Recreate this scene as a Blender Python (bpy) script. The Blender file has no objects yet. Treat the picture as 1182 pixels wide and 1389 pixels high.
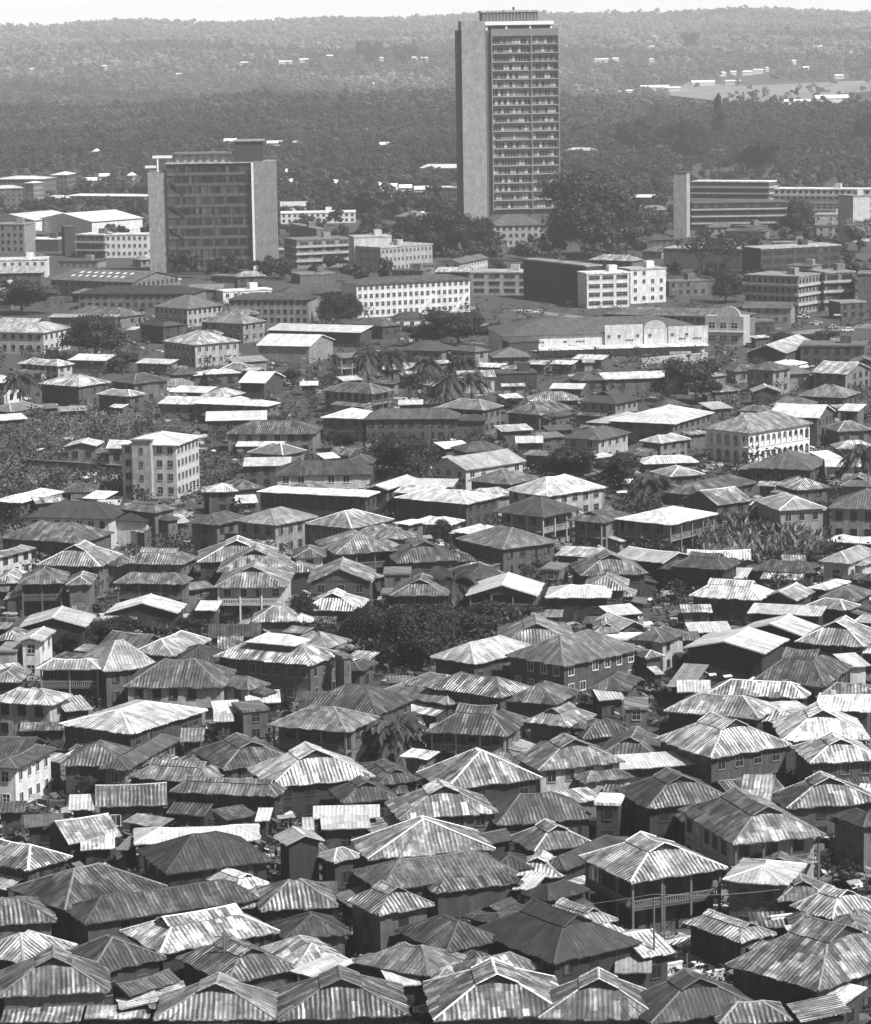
HAZE, SUN_E, SKY_S, EXPO = 0.78e-4, 5.0, 0.05, 0.48
import bpy, math, random
from mathutils import Vector, Matrix
random.seed(7)
R = math.radians
W0, H0, F0, CAMH, HOR = 1182.0, 1389.0, 4100.0, 100.0, 48.0
PITCH = math.atan((H0 / 2 - HOR) / F0); ROLL = R(0.9)
fwd = Vector((0, math.cos(PITCH), -math.sin(PITCH)))
up0 = Vector((0, math.sin(PITCH), math.cos(PITCH))); rt0 = Vector((1, 0, 0))
camR = rt0 * math.cos(ROLL) - up0 * math.sin(ROLL)
camU = rt0 * math.sin(ROLL) + up0 * math.cos(ROLL)
EYE = Vector((0, 0, CAMH))
scene = bpy.context.scene
col = scene.collection

def sstep(a, b, x):
    t = max(0.0, min(1.0, (x - a) / (b - a))); return t * t * (3 - 2 * t)
def terrain(x, y):
    if y < 1750: return 0.0
    z = 0.0
    side = x / max(y, 1) * 6.9            # -1 .. 1 across the view
    z += (24 + 5 * math.sin(x / 110 + 2) + 3 * math.sin(x / 43)) * sstep(2000, 3350, y) * (1 - sstep(3500, 4400, y))
    z += 78 * sstep(4300, 6800, y)
    z += 66 * sstep(6900, 9400, y) * (1 + 0.10 * math.sin(x / 420.0) + 0.05 * math.sin(x / 131.0 + 1))
    und = math.sin(x / 170 + y / 410) * math.cos(x / 260 - y / 300) + 0.5 * math.sin(x / 77 + 2 + y / 150)
    z += und * 3.0 * sstep(1900, 3000, y) + und * 5 * sstep(4300, 7000, y)
    return z

def ray(px, py):
    return (fwd + camR * ((px - W0 / 2) / F0) - camU * ((py - H0 / 2) / F0))
def unproj(px, py, z=0.0):
    d = ray(px, py); t = (z - CAMH) / d.z
    return EYE + d * t
def unproj_t(px, py, dz=0.0):
    d = ray(px, py); t = 1400.0
    while t < 10000:
        p = EYE + d * t
        if p.z <= terrain(p.x, p.y) + dz: return p
        t += 12
    return EYE + d * t
def proj(p):
    q = Vector(p) - EYE; z = q.dot(fwd)
    return (W0 / 2 + F0 * q.dot(camR) / z, H0 / 2 - F0 * q.dot(camU) / z)

# ------------------------------------------------------------------ materials
def new_mat(name):
    m = bpy.data.materials.new(name); m.use_nodes = True
    nt = m.node_tree; nt.nodes.clear()
    out = nt.nodes.new('ShaderNodeOutputMaterial'); b = nt.nodes.new('ShaderNodeBsdfPrincipled')
    nt.links.new(b.outputs[0], out.inputs[0])
    return m, nt, b
class NG:
    """tiny node helper: math on sockets or numbers"""
    def __init__(s, nt): s.nt = nt
    def n(s, t, **k):
        x = s.nt.nodes.new(t)
        for a, v in k.items(): setattr(x, a, v)
        return x
    def put(s, sock, v):
        if isinstance(v, (int, float)): sock.default_value = v
        elif isinstance(v, tuple): sock.default_value = v
        else: s.nt.links.new(v, sock)
    def m(s, op, a, b=0.0, c=None, clamp=False):
        x = s.n('ShaderNodeMath', operation=op, use_clamp=clamp)
        s.put(x.inputs[0], a); s.put(x.inputs[1], b)
        if c is not None: s.put(x.inputs[2], c)
        return x.outputs[0]
    def noise(s, vec, scale, detail=2.0, rough=0.5, dim='3D', w=None):
        x = s.n('ShaderNodeTexNoise', noise_dimensions=dim)
        s.put(x.inputs['Vector'], vec); x.inputs['Scale'].default_value = scale
        x.inputs['Detail'].default_value = detail; x.inputs['Roughness'].default_value = rough
        if w is not None: s.put(x.inputs['W'], w)
        return x.outputs[0]
    def white(s, vec, w):
        x = s.n('ShaderNodeTexWhiteNoise', noise_dimensions='4D')
        s.put(x.inputs['Vector'], vec); s.put(x.inputs['W'], w); return x.outputs[0]
    def comb(s, a, b, c=0.0):
        x = s.n('ShaderNodeCombineXYZ'); s.put(x.inputs[0], a); s.put(x.inputs[1], b); s.put(x.inputs[2], c); return x.outputs[0]
    def sep(s, v):
        x = s.n('ShaderNodeSeparateXYZ'); s.put(x.inputs[0], v); return x.outputs
    def grey(s, v):
        x = s.n('ShaderNodeCombineColor')
        for i in range(3): s.put(x.inputs[i], v)
        return x.outputs[0]
    def oinfo(s):
        x = s.n('ShaderNodeObjectInfo'); c = s.n('ShaderNodeSeparateColor'); s.put(c.inputs[0], x.outputs['Color'])
        return c.outputs[0], c.outputs[1], c.outputs[2], x.outputs['Random']
    def bump(s, h, strength, dist):
        x = s.n('ShaderNodeBump'); s.put(x.inputs['Height'], h); x.inputs['Strength'].default_value = strength; x.inputs['Distance'].default_value = dist
        return x.outputs[0]

def mat_roof():
    m, nt, b = new_mat('tin_roof'); g = NG(nt)
    base, stk, pch, rnd = g.oinfo()
    uv = g.n('ShaderNodeUVMap').outputs[0]; s = g.sep(uv); u, v = s[0], s[1]
    tone = g.n('ShaderNodeAttribute', attribute_name='tone').outputs['Fac']
    w = g.m('MULTIPLY', rnd, 57.0)
    # wandering seams
    u2 = g.m('ADD', u, g.m('MULTIPLY', g.m('SUBTRACT', g.noise(g.comb(u, v), 0.35, 1), .5), .35))
    shu = g.m('FLOOR', g.m('DIVIDE', u2, 0.74)); shv = g.m('FLOOR', g.m('DIVIDE', g.m('ADD', v, g.m('MULTIPLY', g.white(g.comb(shu, 3.0), w), 2.0)), 2.4))
    p = g.white(g.comb(shu, shv), w)                                  # per sheet
    p2 = g.white(g.comb(g.m('FLOOR', g.m('DIVIDE', u2, 0.5)), g.m('FLOOR', g.m('DIVIDE', v, 4.5)), 5.0), w)        # per corrugation group
    st = g.noise(g.comb(g.m('MULTIPLY', u, 3.1), g.m('MULTIPLY', v, 0.2), w), 1.0, 4, .68)  # run marks
    rust = g.noise(g.comb(u, v, w), 0.45, 4, .62)
    fine = g.noise(g.comb(g.m('MULTIPLY', u, 5.0), g.m('MULTIPLY', v, 1.5), w), 1.0, 3, .7)
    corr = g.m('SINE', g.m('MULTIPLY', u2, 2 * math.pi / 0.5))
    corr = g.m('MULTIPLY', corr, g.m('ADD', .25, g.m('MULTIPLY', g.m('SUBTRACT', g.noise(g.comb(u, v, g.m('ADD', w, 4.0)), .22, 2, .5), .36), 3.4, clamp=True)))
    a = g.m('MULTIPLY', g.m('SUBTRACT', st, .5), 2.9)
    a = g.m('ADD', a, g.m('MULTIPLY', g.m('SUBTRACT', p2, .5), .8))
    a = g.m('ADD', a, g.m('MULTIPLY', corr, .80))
    r1 = g.m('FRACT', g.m('MULTIPLY', rnd, 7.31)); r2 = g.m('FRACT', g.m('MULTIPLY', rnd, 13.17))
    a = g.m('MULTIPLY', g.m('MULTIPLY', a, stk), g.m('ADD', .35, g.m('MULTIPLY', r1, .9)))
    blot = g.noise(g.comb(g.m('MULTIPLY', u, 1.6), g.m('MULTIPLY', v, .9), g.m('ADD', w, 2.0)), 1.0, 4, .7)
    bb = g.m('MULTIPLY', g.m('ADD', g.m('ADD', g.m('MULTIPLY', g.m('SUBTRACT', p, .5), g.m('ADD', .7, g.m('MULTIPLY', r2, 1.6))), g.m('MULTIPLY', g.m('SUBTRACT', blot, .5), g.m('ADD', .5, g.m('MULTIPLY', g.m('SUBTRACT', 1.0, r1), 3.2)))), g.m('MULTIPLY', g.m('SUBTRACT', rust, .5), 4.2)), pch)
    cc = g.m('MULTIPLY', g.m('SUBTRACT', fine, .5), .45)
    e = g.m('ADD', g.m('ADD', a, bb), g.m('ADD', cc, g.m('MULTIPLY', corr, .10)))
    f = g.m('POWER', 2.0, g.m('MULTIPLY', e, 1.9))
    lap = g.m('LESS_THAN', g.m('FRACT', g.m('DIVIDE', g.m('ADD', v, g.m('MULTIPLY', g.white(g.comb(shu, 3.0), w), 2.0)), 2.4)), 0.05)
    f = g.m('MULTIPLY', f, g.m('SUBTRACT', 1.0, g.m('MULTIPLY', lap, .35)))
    # rusted blotches pull the metal down to a common brown-grey
    k = g.m('MULTIPLY', g.m('MULTIPLY', g.m('SUBTRACT', g.noise(g.comb(u, v, g.m('ADD', w, 9.0)), 0.8, 5, .65), .56), 9.0, clamp=True), pch)
    c = g.m('MULTIPLY', g.m('MULTIPLY', base, tone), f)
    c = g.m('ADD', g.m('MULTIPLY', c, g.m('SUBTRACT', 1.0, k)), g.m('MULTIPLY', k, .055))
    c = g.m('MINIMUM', c, .82)
    g.put(b.inputs['Base Color'], g.grey(c))
    g.put(b.inputs['Roughness'], g.m('SUBTRACT', .75, g.m('MULTIPLY', c, .35)))
    b.inputs['Metallic'].default_value = 0.0
    h = g.m('ADD', g.m('MULTIPLY', corr, .5), g.m('MULTIPLY', rust, .8))
    g.put(b.inputs['Normal'], g.bump(h, .55, .05))
    return m

def mat_wall():
    m, nt, b = new_mat('plaster_wall'); g = NG(nt)
    base, stk, pch, rnd = g.oinfo()
    tc = g.n('ShaderNodeTexCoord').outputs['Object']; s = g.sep(tc)
    tone = g.n('ShaderNodeAttribute', attribute_name='tone').outputs['Fac']
    w = g.m('MULTIPLY', rnd, 31.0)
    n1 = g.noise(g.comb(g.m('ADD', s[0], w), s[1], s[2]), .55, 4, .65)
    n2 = g.noise(g.comb(g.m('MULTIPLY', g.m('ADD', s[0], w), 1.8), g.m('MULTIPLY', s[1], 1.8), g.m('MULTIPLY', s[2], .22)), 1.0, 3, .6)
    n3 = g.noise(tc, 3.5, 3, .7)
    e = g.m('ADD', g.m('MULTIPLY', g.m('SUBTRACT', n1, .5), 1.5), g.m('MULTIPLY', g.m('SUBTRACT', n2, .5), 1.6))
    e = g.m('ADD', e, g.m('MULTIPLY', g.m('SUBTRACT', n3, .5), .7))
    c = g.m('MULTIPLY', g.m('MULTIPLY', base, tone), g.m('POWER', 2.0, g.m('MULTIPLY', e, g.m('ADD', .35, stk))))
    c = g.m('MINIMUM', c, .8)
    g.put(b.inputs['Base Color'], g.grey(c)); b.inputs['Roughness'].default_value = .92
    g.put(b.inputs['Normal'], g.bump(n3, .3, .05))
    return m

def mat_plain(name, v, rough=.8, noise=0.5, scale=1.0, spec=.5, use_obj=False):
    m, nt, b = new_mat(name); g = NG(nt)
    tc = g.n('ShaderNodeTexCoord').outputs['Object']
    tone = g.n('ShaderNodeAttribute', attribute_name='tone').outputs['Fac']
    n = g.noise(tc, scale, 3, .6)
    bs = v
    if use_obj: bs = g.oinfo()[0]
    c = g.m('MULTIPLY', g.m('MULTIPLY', tone, bs), g.m('POWER', 2.0, g.m('MULTIPLY', g.m('SUBTRACT', n, .5), noise * 3)))
    g.put(b.inputs['Base Color'], g.grey(c)); b.inputs['Roughness'].default_value = rough
    b.inputs['Specular IOR Level'].default_value = spec
    return m

def mat_leaf(name, v, amp=5.0):
    m, nt, b = new_mat(name); g = NG(nt)
    tone = g.n('ShaderNodeAttribute', attribute_name='tone').outputs['Fac']
    rnd = g.n('ShaderNodeObjectInfo').outputs['Random']
    geo = g.n('ShaderNodeNewGeometry').outputs['Position']
    n = g.noise(geo, .12, 2, .5)
    c = g.m('MULTIPLY', g.m('MULTIPLY', tone, v), g.m('ADD', .55, n))
    c = g.m('MULTIPLY', c, g.m('ADD', .55, g.m('MULTIPLY', rnd, 1.0)))
    big = g.noise(geo, .006, 3, .6); c = g.m('MULTIPLY', c, g.m('POWER', 2.0, g.m('MULTIPLY', g.m('SUBTRACT', big, .5), amp)))
    g.put(b.inputs['Base Color'], g.grey(c)); b.inputs['Roughness'].default_value = .6
    b.inputs['Specular IOR Level'].default_value = .35
    tr = g.n('ShaderNodeBsdfTranslucent'); g.put(tr.inputs[0], g.grey(g.m('MULTIPLY', c, 1.0)))
    mx = g.n('ShaderNodeMixShader'); mx.inputs[0].default_value = .25
    nt.links.new(b.outputs[0], mx.inputs[1]); nt.links.new(tr.outputs[0], mx.inputs[2])
    out = [x for x in nt.nodes if x.type == 'OUTPUT_MATERIAL'][0]
    nt.links.new(mx.outputs[0], out.inputs[0])
    return m

def mat_ground():
    m, nt, b = new_mat('laterite_ground'); g = NG(nt)
    geo = g.n('ShaderNodeNewGeometry').outputs['Position']; s = g.sep(geo)
    n1 = g.noise(geo, .03, 4, .6); n2 = g.noise(geo, .35, 4, .65); n3 = g.noise(geo, 2.2, 3, .7)
    e = g.m('ADD', g.m('MULTIPLY', g.m('SUBTRACT', n1, .5), 2.0), g.m('MULTIPLY', g.m('SUBTRACT', n2, .5), 2.6))
    e = g.m('ADD', e, g.m('MULTIPLY', g.m('SUBTRACT', n3, .5), 1.6))
    c = g.m('MULTIPLY', .045, g.m('POWER', 2.0, e))
    c = g.m('MINIMUM', c, .5)
    g.put(b.inputs['Base Color'], g.grey(c)); b.inputs['Roughness'].default_value = .95
    return m

M = {}
M['roof'] = mat_roof(); M['wall'] = mat_wall(); M['ground'] = mat_ground()
M['trim'] = mat_plain('painted_trim', .45, .7, .35, 2.0, use_obj=True)
M['pane'] = mat_plain('dark_window_pane', .018, .35, .6, .8)
M['dark'] = mat_plain('tarred_board', .03, .85, .5, 1.5)
M['white'] = mat_plain('white_paint', .72, .6, .25, 1.0)
M['wood'] = mat_plain('weathered_timber', .11, .9, .6, 3.0)
M['leaf'] = mat_leaf('leaf_dark', .032); M['palm'] = mat_leaf('palm_leaf', .045); M['leafpale'] = mat_leaf('leaf_pale', .11)
M['leafdark'] = mat_leaf('leaf_near_black', .020, 1.5); M['leafhill'] = mat_leaf('leaf_haze_mid', .10, 2.5); M['leafmid'] = mat_leaf('leaf_haze_faint', .05); M['leaffar'] = mat_leaf('leaf_haze_pale', .20, 2.5)  # ridge, slope and hill leaves paled in steps: distance haze put into their colour
M['bark'] = mat_plain('bark', .09, .95, .6, 2.0)
M['cloth'] = mat_plain('washing_cloth', .7, .9, .3, 2.0)
M['tar'] = mat_plain('worn_road', .16, .95, .6, .3)
M['field'] = mat_plain('cleared_field', .17, .95, .7, .03)
ALB = [.018, .026, .036, .052, .074, .104, .145, .21, .34, .62]
WALB = [.018, .027, .045, .075, .11, .15, .21, .30, .42, .58]

# ------------------------------------------------------------------ mesh collector
class MB:
    def __init__(s): s.v = []; s.f = []; s.uv = []; s.mi = []; s.tn = []
    def face(s, pts, uv=None, mi=0, tone=1.0):
        n = len(s.v); s.v.extend([tuple(p) for p in pts]); s.f.append(list(range(n, n + len(pts))))
        s.uv.append(uv if uv else [(p[0] + p[1], p[2]) for p in pts]); s.mi.append(mi); s.tn.append(tone)
    def box(s, x0, x1, y0, y1, z0, z1, mi=0, tone=1.0):
        P = [(x0, y0, z0), (x1, y0, z0), (x1, y1, z0), (x0, y1, z0), (x0, y0, z1), (x1, y0, z1), (x1, y1, z1), (x0, y1, z1)]
        for q in ((0, 1, 5, 4), (1, 2, 6, 5), (2, 3, 7, 6), (3, 0, 4, 7), (4, 5, 6, 7), (3, 2, 1, 0)):
            s.face([P[i] for i in q], None, mi, tone)
    def tube(s, pts, rads, n=6, mi=0, tone=1.0):
        rings = []
        for i, p in enumerate(pts):
            p = Vector(p); a = Vector(pts[max(0, i - 1)]); c = Vector(pts[min(len(pts) - 1, i + 1)])
            t = (c - a).normalized(); e = t.cross(Vector((.13, .97, .2))).normalized(); k = t.cross(e)
            rings.append([p + (e * math.cos(6.2832 * j / n) + k * math.sin(6.2832 * j / n)) * rads[i] for j in range(n)])
        for i in range(len(rings) - 1):
            for j in range(n):
                s.face([rings[i][j], rings[i][(j + 1) % n], rings[i + 1][(j + 1) % n], rings[i + 1][j]], None, mi, tone)
        s.face(rings[-1], None, mi, tone)
    def mesh(s, name, mats):
        me = bpy.data.meshes.new(name); me.from_pydata(s.v, [], s.f)
        uvl = me.uv_layers.new(name='UVMap'); fl = [c for f in s.uv for p in f for c in p]; uvl.data.foreach_set('uv', fl)
        at = me.attributes.new('tone', 'FLOAT', 'FACE'); at.data.foreach_set('value', s.tn)
        for m in mats: me.materials.append(m)
        me.polygons.foreach_set('material_index', s.mi); me.update()
        return me
    def obj(s, name, mats, parent=None, color=None):
        if not s.f: return None
        return link(name, s.mesh(name, mats if isinstance(mats, (list, tuple)) else [mats]), parent, color)
def link(name, me, parent=None, color=None):
    o = bpy.data.objects.new(name, me); col.objects.link(o)
    if parent: o.parent = parent
    if color: o.color = color
    return o
def empty(name, loc, rz=0.0):
    o = bpy.data.objects.new(name, None); o.empty_display_size = 1; col.objects.link(o)
    o.location = loc; o.rotation_euler = (0, 0, rz); return o
def tag(o, label=None, cat=None, group=None, kind=None):
    if label: o['label'] = label
    if cat: o['category'] = cat
    if group: o['group'] = group
    if kind: o['kind'] = kind
    return o
def wcol(v, stk=.5): return (v, stk, 0, 1)

# ------------------------------------------------------------------ windows (shared meshes)
WIN = {}
def window_mesh(w, h, kind):
    key = (round(w, 1), round(h, 1), kind)
    if key in WIN: return WIN[key]
    m = MB(); f = .09; w2 = w / 2
    m.box(-w2 - f, -w2, -.07, .03, -f, h + f, 0); m.box(w2, w2 + f, -.07, .03, -f, h + f, 0)
    m.box(-w2, w2, -.07, .03, h, h + f, 0); m.box(-w2 - .06, w2 + .06, -.12, .031, -f - .05, -.001, 0)
    m.face([(-w2, -.012, 0), (w2, -.012, 0), (w2, -.012, h), (-w2, -.012, h)], None, 1)
    if kind == 1: m.box(-.035, .035, -.05, -.014, 0, h, 0)
    if kind == 2:
        m.box(-w2, -w2 * .1, -.06, -.014, .02, h - .02, 2, 2.2); m.box(-.03, .03, -.05, -.013, 0, h, 0)
    if kind == 3:
        m.box(-w2, w2, -.05, -.014, h * .55, h * .6, 0); m.box(-.03, .03, -.055, -.013, 0, h, 0)
    me = m.mesh('window', [M['trim'], M['pane'], M['dark']]); WIN[key] = me; return me

def add_window(parent, p, rz, w, h, kind, trimv):
    o = link('window', window_mesh(w, h, kind), parent, (trimv, .3, 0, 1))
    o.location = p; o.rotation_euler = (0, 0, rz); return o

# ------------------------------------------------------------------ roofs
def slope(mb, e0, e1, t0, t1, sw, jit, tone, u0=0.0, v0=0.0, skirt=True, sag=0.0):
    """a run of sheets between an eave edge e0-e1 and an upper edge t0-t1"""
    e0, e1, t0, t1 = Vector(e0), Vector(e1), Vector(t0), Vector(t1)
    ax = (e1 - e0); L = ax.length; ax.normalize()
    n = max(1, int(L / sw))
    mid = (t0 + t1) / 2 - e0; upv = mid - ax * mid.dot(ax)
    out = -upv.normalized() if upv.length > 1e-4 else Vector((0, 0, 0))
    upn = upv.normalized()
    def P(i, top):
        k = i / n
        return (t0.lerp(t1, k) - Vector((0, 0, sag * 4 * k * (1 - k))) if top else e0.lerp(e1, k))
    def UV(p):
        q = p - e0; return (u0 + q.dot(ax), v0 + q.dot(upn))
    js = [(out * random.uniform(-.05, .5) * jit + Vector((0, 0, random.uniform(-.12, .12) * jit))) if jit else Vector() for _ in range(n + 1)]
    for i in range(n):
        a, b_ = P(i, 0) + js[i], P(i + 1, 0) + js[i] * .6 + js[i + 1] * .4
        c, d = P(i + 1, 1), P(i, 1)
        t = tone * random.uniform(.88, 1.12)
        if (d - c).length < 1e-4: mb.face([a, b_, c], [UV(a), UV(b_), UV(c)], 0, t)
        else: mb.face([a, b_, c, d], [UV(a), UV(b_), UV(c), UV(d)], 0, t)
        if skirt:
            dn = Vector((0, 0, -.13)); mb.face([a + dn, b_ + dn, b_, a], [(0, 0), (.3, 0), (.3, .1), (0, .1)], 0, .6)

def make_roof(a, b, h, typ, axis, pitch, jit, sw, tones):
    """roof over a x b centred at the origin; axis 'X' or 'Y' for the ridge. returns (roof MB, vent MB, ridge MB, gable ends)"""
    mb, vent, cap = MB(), MB(), MB(); gables = []; vent2 = MB(); vent.other = vent2
    swap = axis == 'Y'
    A, B = (b / 2, a / 2) if swap else (a / 2, b / 2)
    def T(x, y, z): return Vector((-y, x, z)) if swap else Vector((x, y, z))
    rise = min(pitch * B, 5.0 if B < 12 else 7)
    SG = random.uniform(.05, .3) if jit > .3 and A > 3 else 0.0
    def ridge(p, q, w=.16):
        p, q = Vector(p), Vector(q)
        f = lambda k: p.lerp(q, k) - Vector((0, 0, SG * 4 * k * (1 - k)))
        for i in range(6): capline(f(i / 6), f((i + 1) / 6), w)
    def capline(p, q, w=.16):
        p, q = Vector(p), Vector(q); d = (q - p); n = d.cross(Vector((0, 0, 1))).normalized() * w; u = Vector((0, 0, .07))
        cap.face([p - n - u * .3, q - n - u * .3, q + u, p + u], None, 0, 1); cap.face([p + u, q + u, q + n - u * .3, p + n - u * .3], None, 0, 1)
    if typ == 'F':
        rise = .14 * B * 2
        slope(mb, T(-A, -B, h), T(A, -B, h), T(-A, B, h + rise), T(A, B, h + rise), sw, jit, tones[0])
        mb.face([T(-A, B, h + rise - .1), T(A, B, h + rise - .1), T(A, -B, h - .1), T(-A, -B, h - .1)], None, 0, .5)
        for x in (-A, A): mb.face([T(x, -B, h - .1), T(x, B, h + rise - .1), T(x, B, h + rise), T(x, -B, h)], None, 0, .6)
        return mb, vent, cap, gables, rise
    if typ == 'B':
        for s_, tn in ((-1, tones[0]), (1, tones[2])):
            slope(mb, T(-A * s_ * -1, B * s_, h), T(A * s_ * -1, B * s_, h), T(-A * s_ * -1, 0, h + rise), T(A * s_ * -1, 0, h + rise), sw, jit, tn, sag=SG)
        ridge(T(-A, 0, h + rise), T(A, 0, h + rise), .2)
        for x in (-A, A):    # barge edges
            for s_ in (-1, 1):
                p, q = T(x, B * s_, h), T(x, 0, h + rise); dz = Vector((0, 0, -.22)); mb.face([p + dz, q + dz, q, p], None, 0, 1.3)
        gables = [(T(-A + .55, -B + .55, h), T(-A + .55, B - .55, h), T(-A + .55, 0, h + rise - .2)), (T(A - .55, B - .55, h), T(A - .55, -B + .55, h), T(A - .55, 0, h + rise - .2))]
        return mb, vent, cap, gables, rise
    r = max(A - B * .9, A * .14)
    if typ == 'H':
        E = [(-A, -B), (A, -B), (A, B), (-A, B)]
        slope(mb, T(-A, -B, h), T(A, -B, h), T(-r, 0, h + rise), T(r, 0, h + rise), sw, jit, tones[0], sag=SG)
        slope(mb, T(A, -B, h), T(A, B, h), T(r, 0, h + rise), T(r, 0, h + rise), sw, jit, tones[1])
        slope(mb, T(A, B, h), T(-A, B, h), T(r, 0, h + rise), T(-r, 0, h + rise), sw, jit, tones[2], sag=SG)
        slope(mb, T(-A, B, h), T(-A, -B, h), T(-r, 0, h + rise), T(-r, 0, h + rise), sw, jit, tones[3])
        ridge(T(-r, 0, h + rise), T(r, 0, h + rise))
        for sx in (-1, 1):
            for sy in (-1, 1): capline(T(sx * A, sy * B, h + .02), T(sx * r, 0, h + rise))
    else:
        t = .7; Px = A - (A - r) * t; Py = B * (1 - t); z1 = h + rise * t; ov = .3
        for s_, tn in ((1, tones[0]), (-1, tones[2])):
            slope(mb, T(-A * s_, -B * s_, h), T(A * s_, -B * s_, h), T(-Px * s_, -Py * s_, z1), T(Px * s_, -Py * s_, z1), sw, jit, tn)
            slope(mb, T(-(Px + ov) * s_, -(Py + .12) * s_, z1 + .05), T((Px + ov) * s_, -(Py + .12) * s_, z1 + .05), T(-(Px + ov) * s_, 0, h + rise + .05), T((Px + ov) * s_, 0, h + rise + .05), sw, jit * .4, tn * 1.05, v0=5.0, sag=SG)
        slope(mb, T(A, -B, h), T(A, B, h), T(Px, -Py, z1), T(Px, Py, z1), sw, jit, tones[1])
        slope(mb, T(-A, B, h), T(-A, -B, h), T(-Px, Py, z1), T(-Px, -Py, z1), sw, jit, tones[3])
        for s_ in (-1, 1):
            x = (Px + .02) * s_; tri = [T(x, -Py * s_, z1 + .01), T(x, Py * s_, z1 + .01), T(x, 0, h + rise - .03)]
            (vent if s_ < 0 else vent2).face(tri, None, 0, 1)
            capline(T((Px + ov) * s_, -Py - .12, z1 + .07), T((Px + ov) * s_, 0, h + rise + .08), .12); capline(T((Px + ov) * s_, 0, h + rise + .08), T((Px + ov) * s_, Py + .12, z1 + .07), .12)
        ridge(T(-Px - ov, 0, h + rise + .05), T(Px + ov, 0, h + rise + .05))
        for sx in (-1, 1):
            for sy in (-1, 1): capline(T(sx * A, sy * B, h + .02), T(sx * Px, sy * Py, z1 + .02))
    mb.face([T(-A, B, h - .09), T(A, B, h - .09), T(A, -B, h - .09), T(-A, -B, h - .09)], None, 0, .5)
    return mb, vent, cap, gables, rise

# ------------------------------------------------------------------ one building
def roof_color(t, s):
    return (ALB[t], [0.12, .38, .62, .85][s], [.18, .35, .5, .62][s], 1)

def face_windows(root, a0, a1, fixed, rz, axis, h, opts, near, trimv, wm, st_h):
    """windows in rows along one wall; axis 'x' -> wall at y=fixed, 'y' -> wall at x=fixed"""
    L = a1 - a0
    st = max(1, int(round(h / st_h)))
    sp = 1.9 if 'W' in opts else 2.5
    ww, wh = (1.0, 1.35) if 'W' in opts else (1.15, 1.35)
    if not near: ww *= 1.15; wh *= 1.15; sp *= 1.15
    if 'b' in opts: sp = 5.0; ww = 4.2; wh = 1.5
    n = max(1, int((L - .6) / sp))
    if n * st > 96: n = max(1, 96 // st)
    kind = random.choice((0, 0, 1, 2, 3))
    for k in range(st):
        z = (k + .36) * h / st
        for i in range(n):
            if 'W' not in opts and 'b' not in opts and random.random() < .08: continue
            u = a0 + L * (i + .5) / n + (random.uniform(-.12, .12) if near else 0)
            kd = kind if random.random() < .7 else random.choice((1, 2, 3))
            w_ = ww if L > 2.2 else min(ww, L * .4)
            p = (u, fixed - wm, z) if axis == 'x' else (fixed + wm, u, z)
            add_window(root, p, rz, w_, min(wh, h / st * .5), kd, trimv)

def arcade(root, a0, a1, y, z0, z1, n, rz, off, colr):
    """a screen wall with n round arches; drawn in x along, facing -y, then turned by rz about origin"""
    m = MB(); L = a1 - a0; bw = L / n; pw = bw * .17; sp = z0 + (z1 - z0) * .55; th = .35
    c, s = math.cos(rz), math.sin(rz)
    def Q(x, yy, z): return (c * x - s * yy, s * x + c * yy, z)
    for i in range(n):
        x0 = a0 + i * bw; xl, xr = x0 + pw, x0 + bw - pw; rr = (xr - xl) / 2; cx = (xl + xr) / 2
        for (p, q) in ((x0, xl), (xr, x0 + bw)):
            for yy in (y, y + th): m.face([Q(p, yy, z0), Q(q, yy, z0), Q(q, yy, z1), Q(p, yy, z1)])
        m.face([Q(xl, y, z0), Q(xl, y + th, z0), Q(xl, y + th, sp), Q(xl, y, sp)]); m.face([Q(xr, y, z0), Q(xr, y + th, z0), Q(xr, y + th, sp), Q(xr, y, sp)])
        N = 8; hh = min(rr, z1 - sp - .15)
        for k in range(N):
            t0, t1 = math.pi * (1 - k / N), math.pi * (1 - (k + 1) / N)
            ax, az, bx, bz = cx + rr * math.cos(t0), sp + hh * math.sin(t0), cx + rr * math.cos(t1), sp + hh * math.sin(t1)
            m.face([Q(ax, y, az), Q(bx, y, bz), Q(bx, y, z1), Q(ax, y, z1)])
            m.face([Q(ax, y, az), Q(ax, y + th, az), Q(bx, y + th, bz), Q(bx, y, bz)])
        m.box(0, 0, 0, 0, 0, 0) if False else None
    o = m.obj('arcade', M['wall'], root, colr)
    return o

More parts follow.
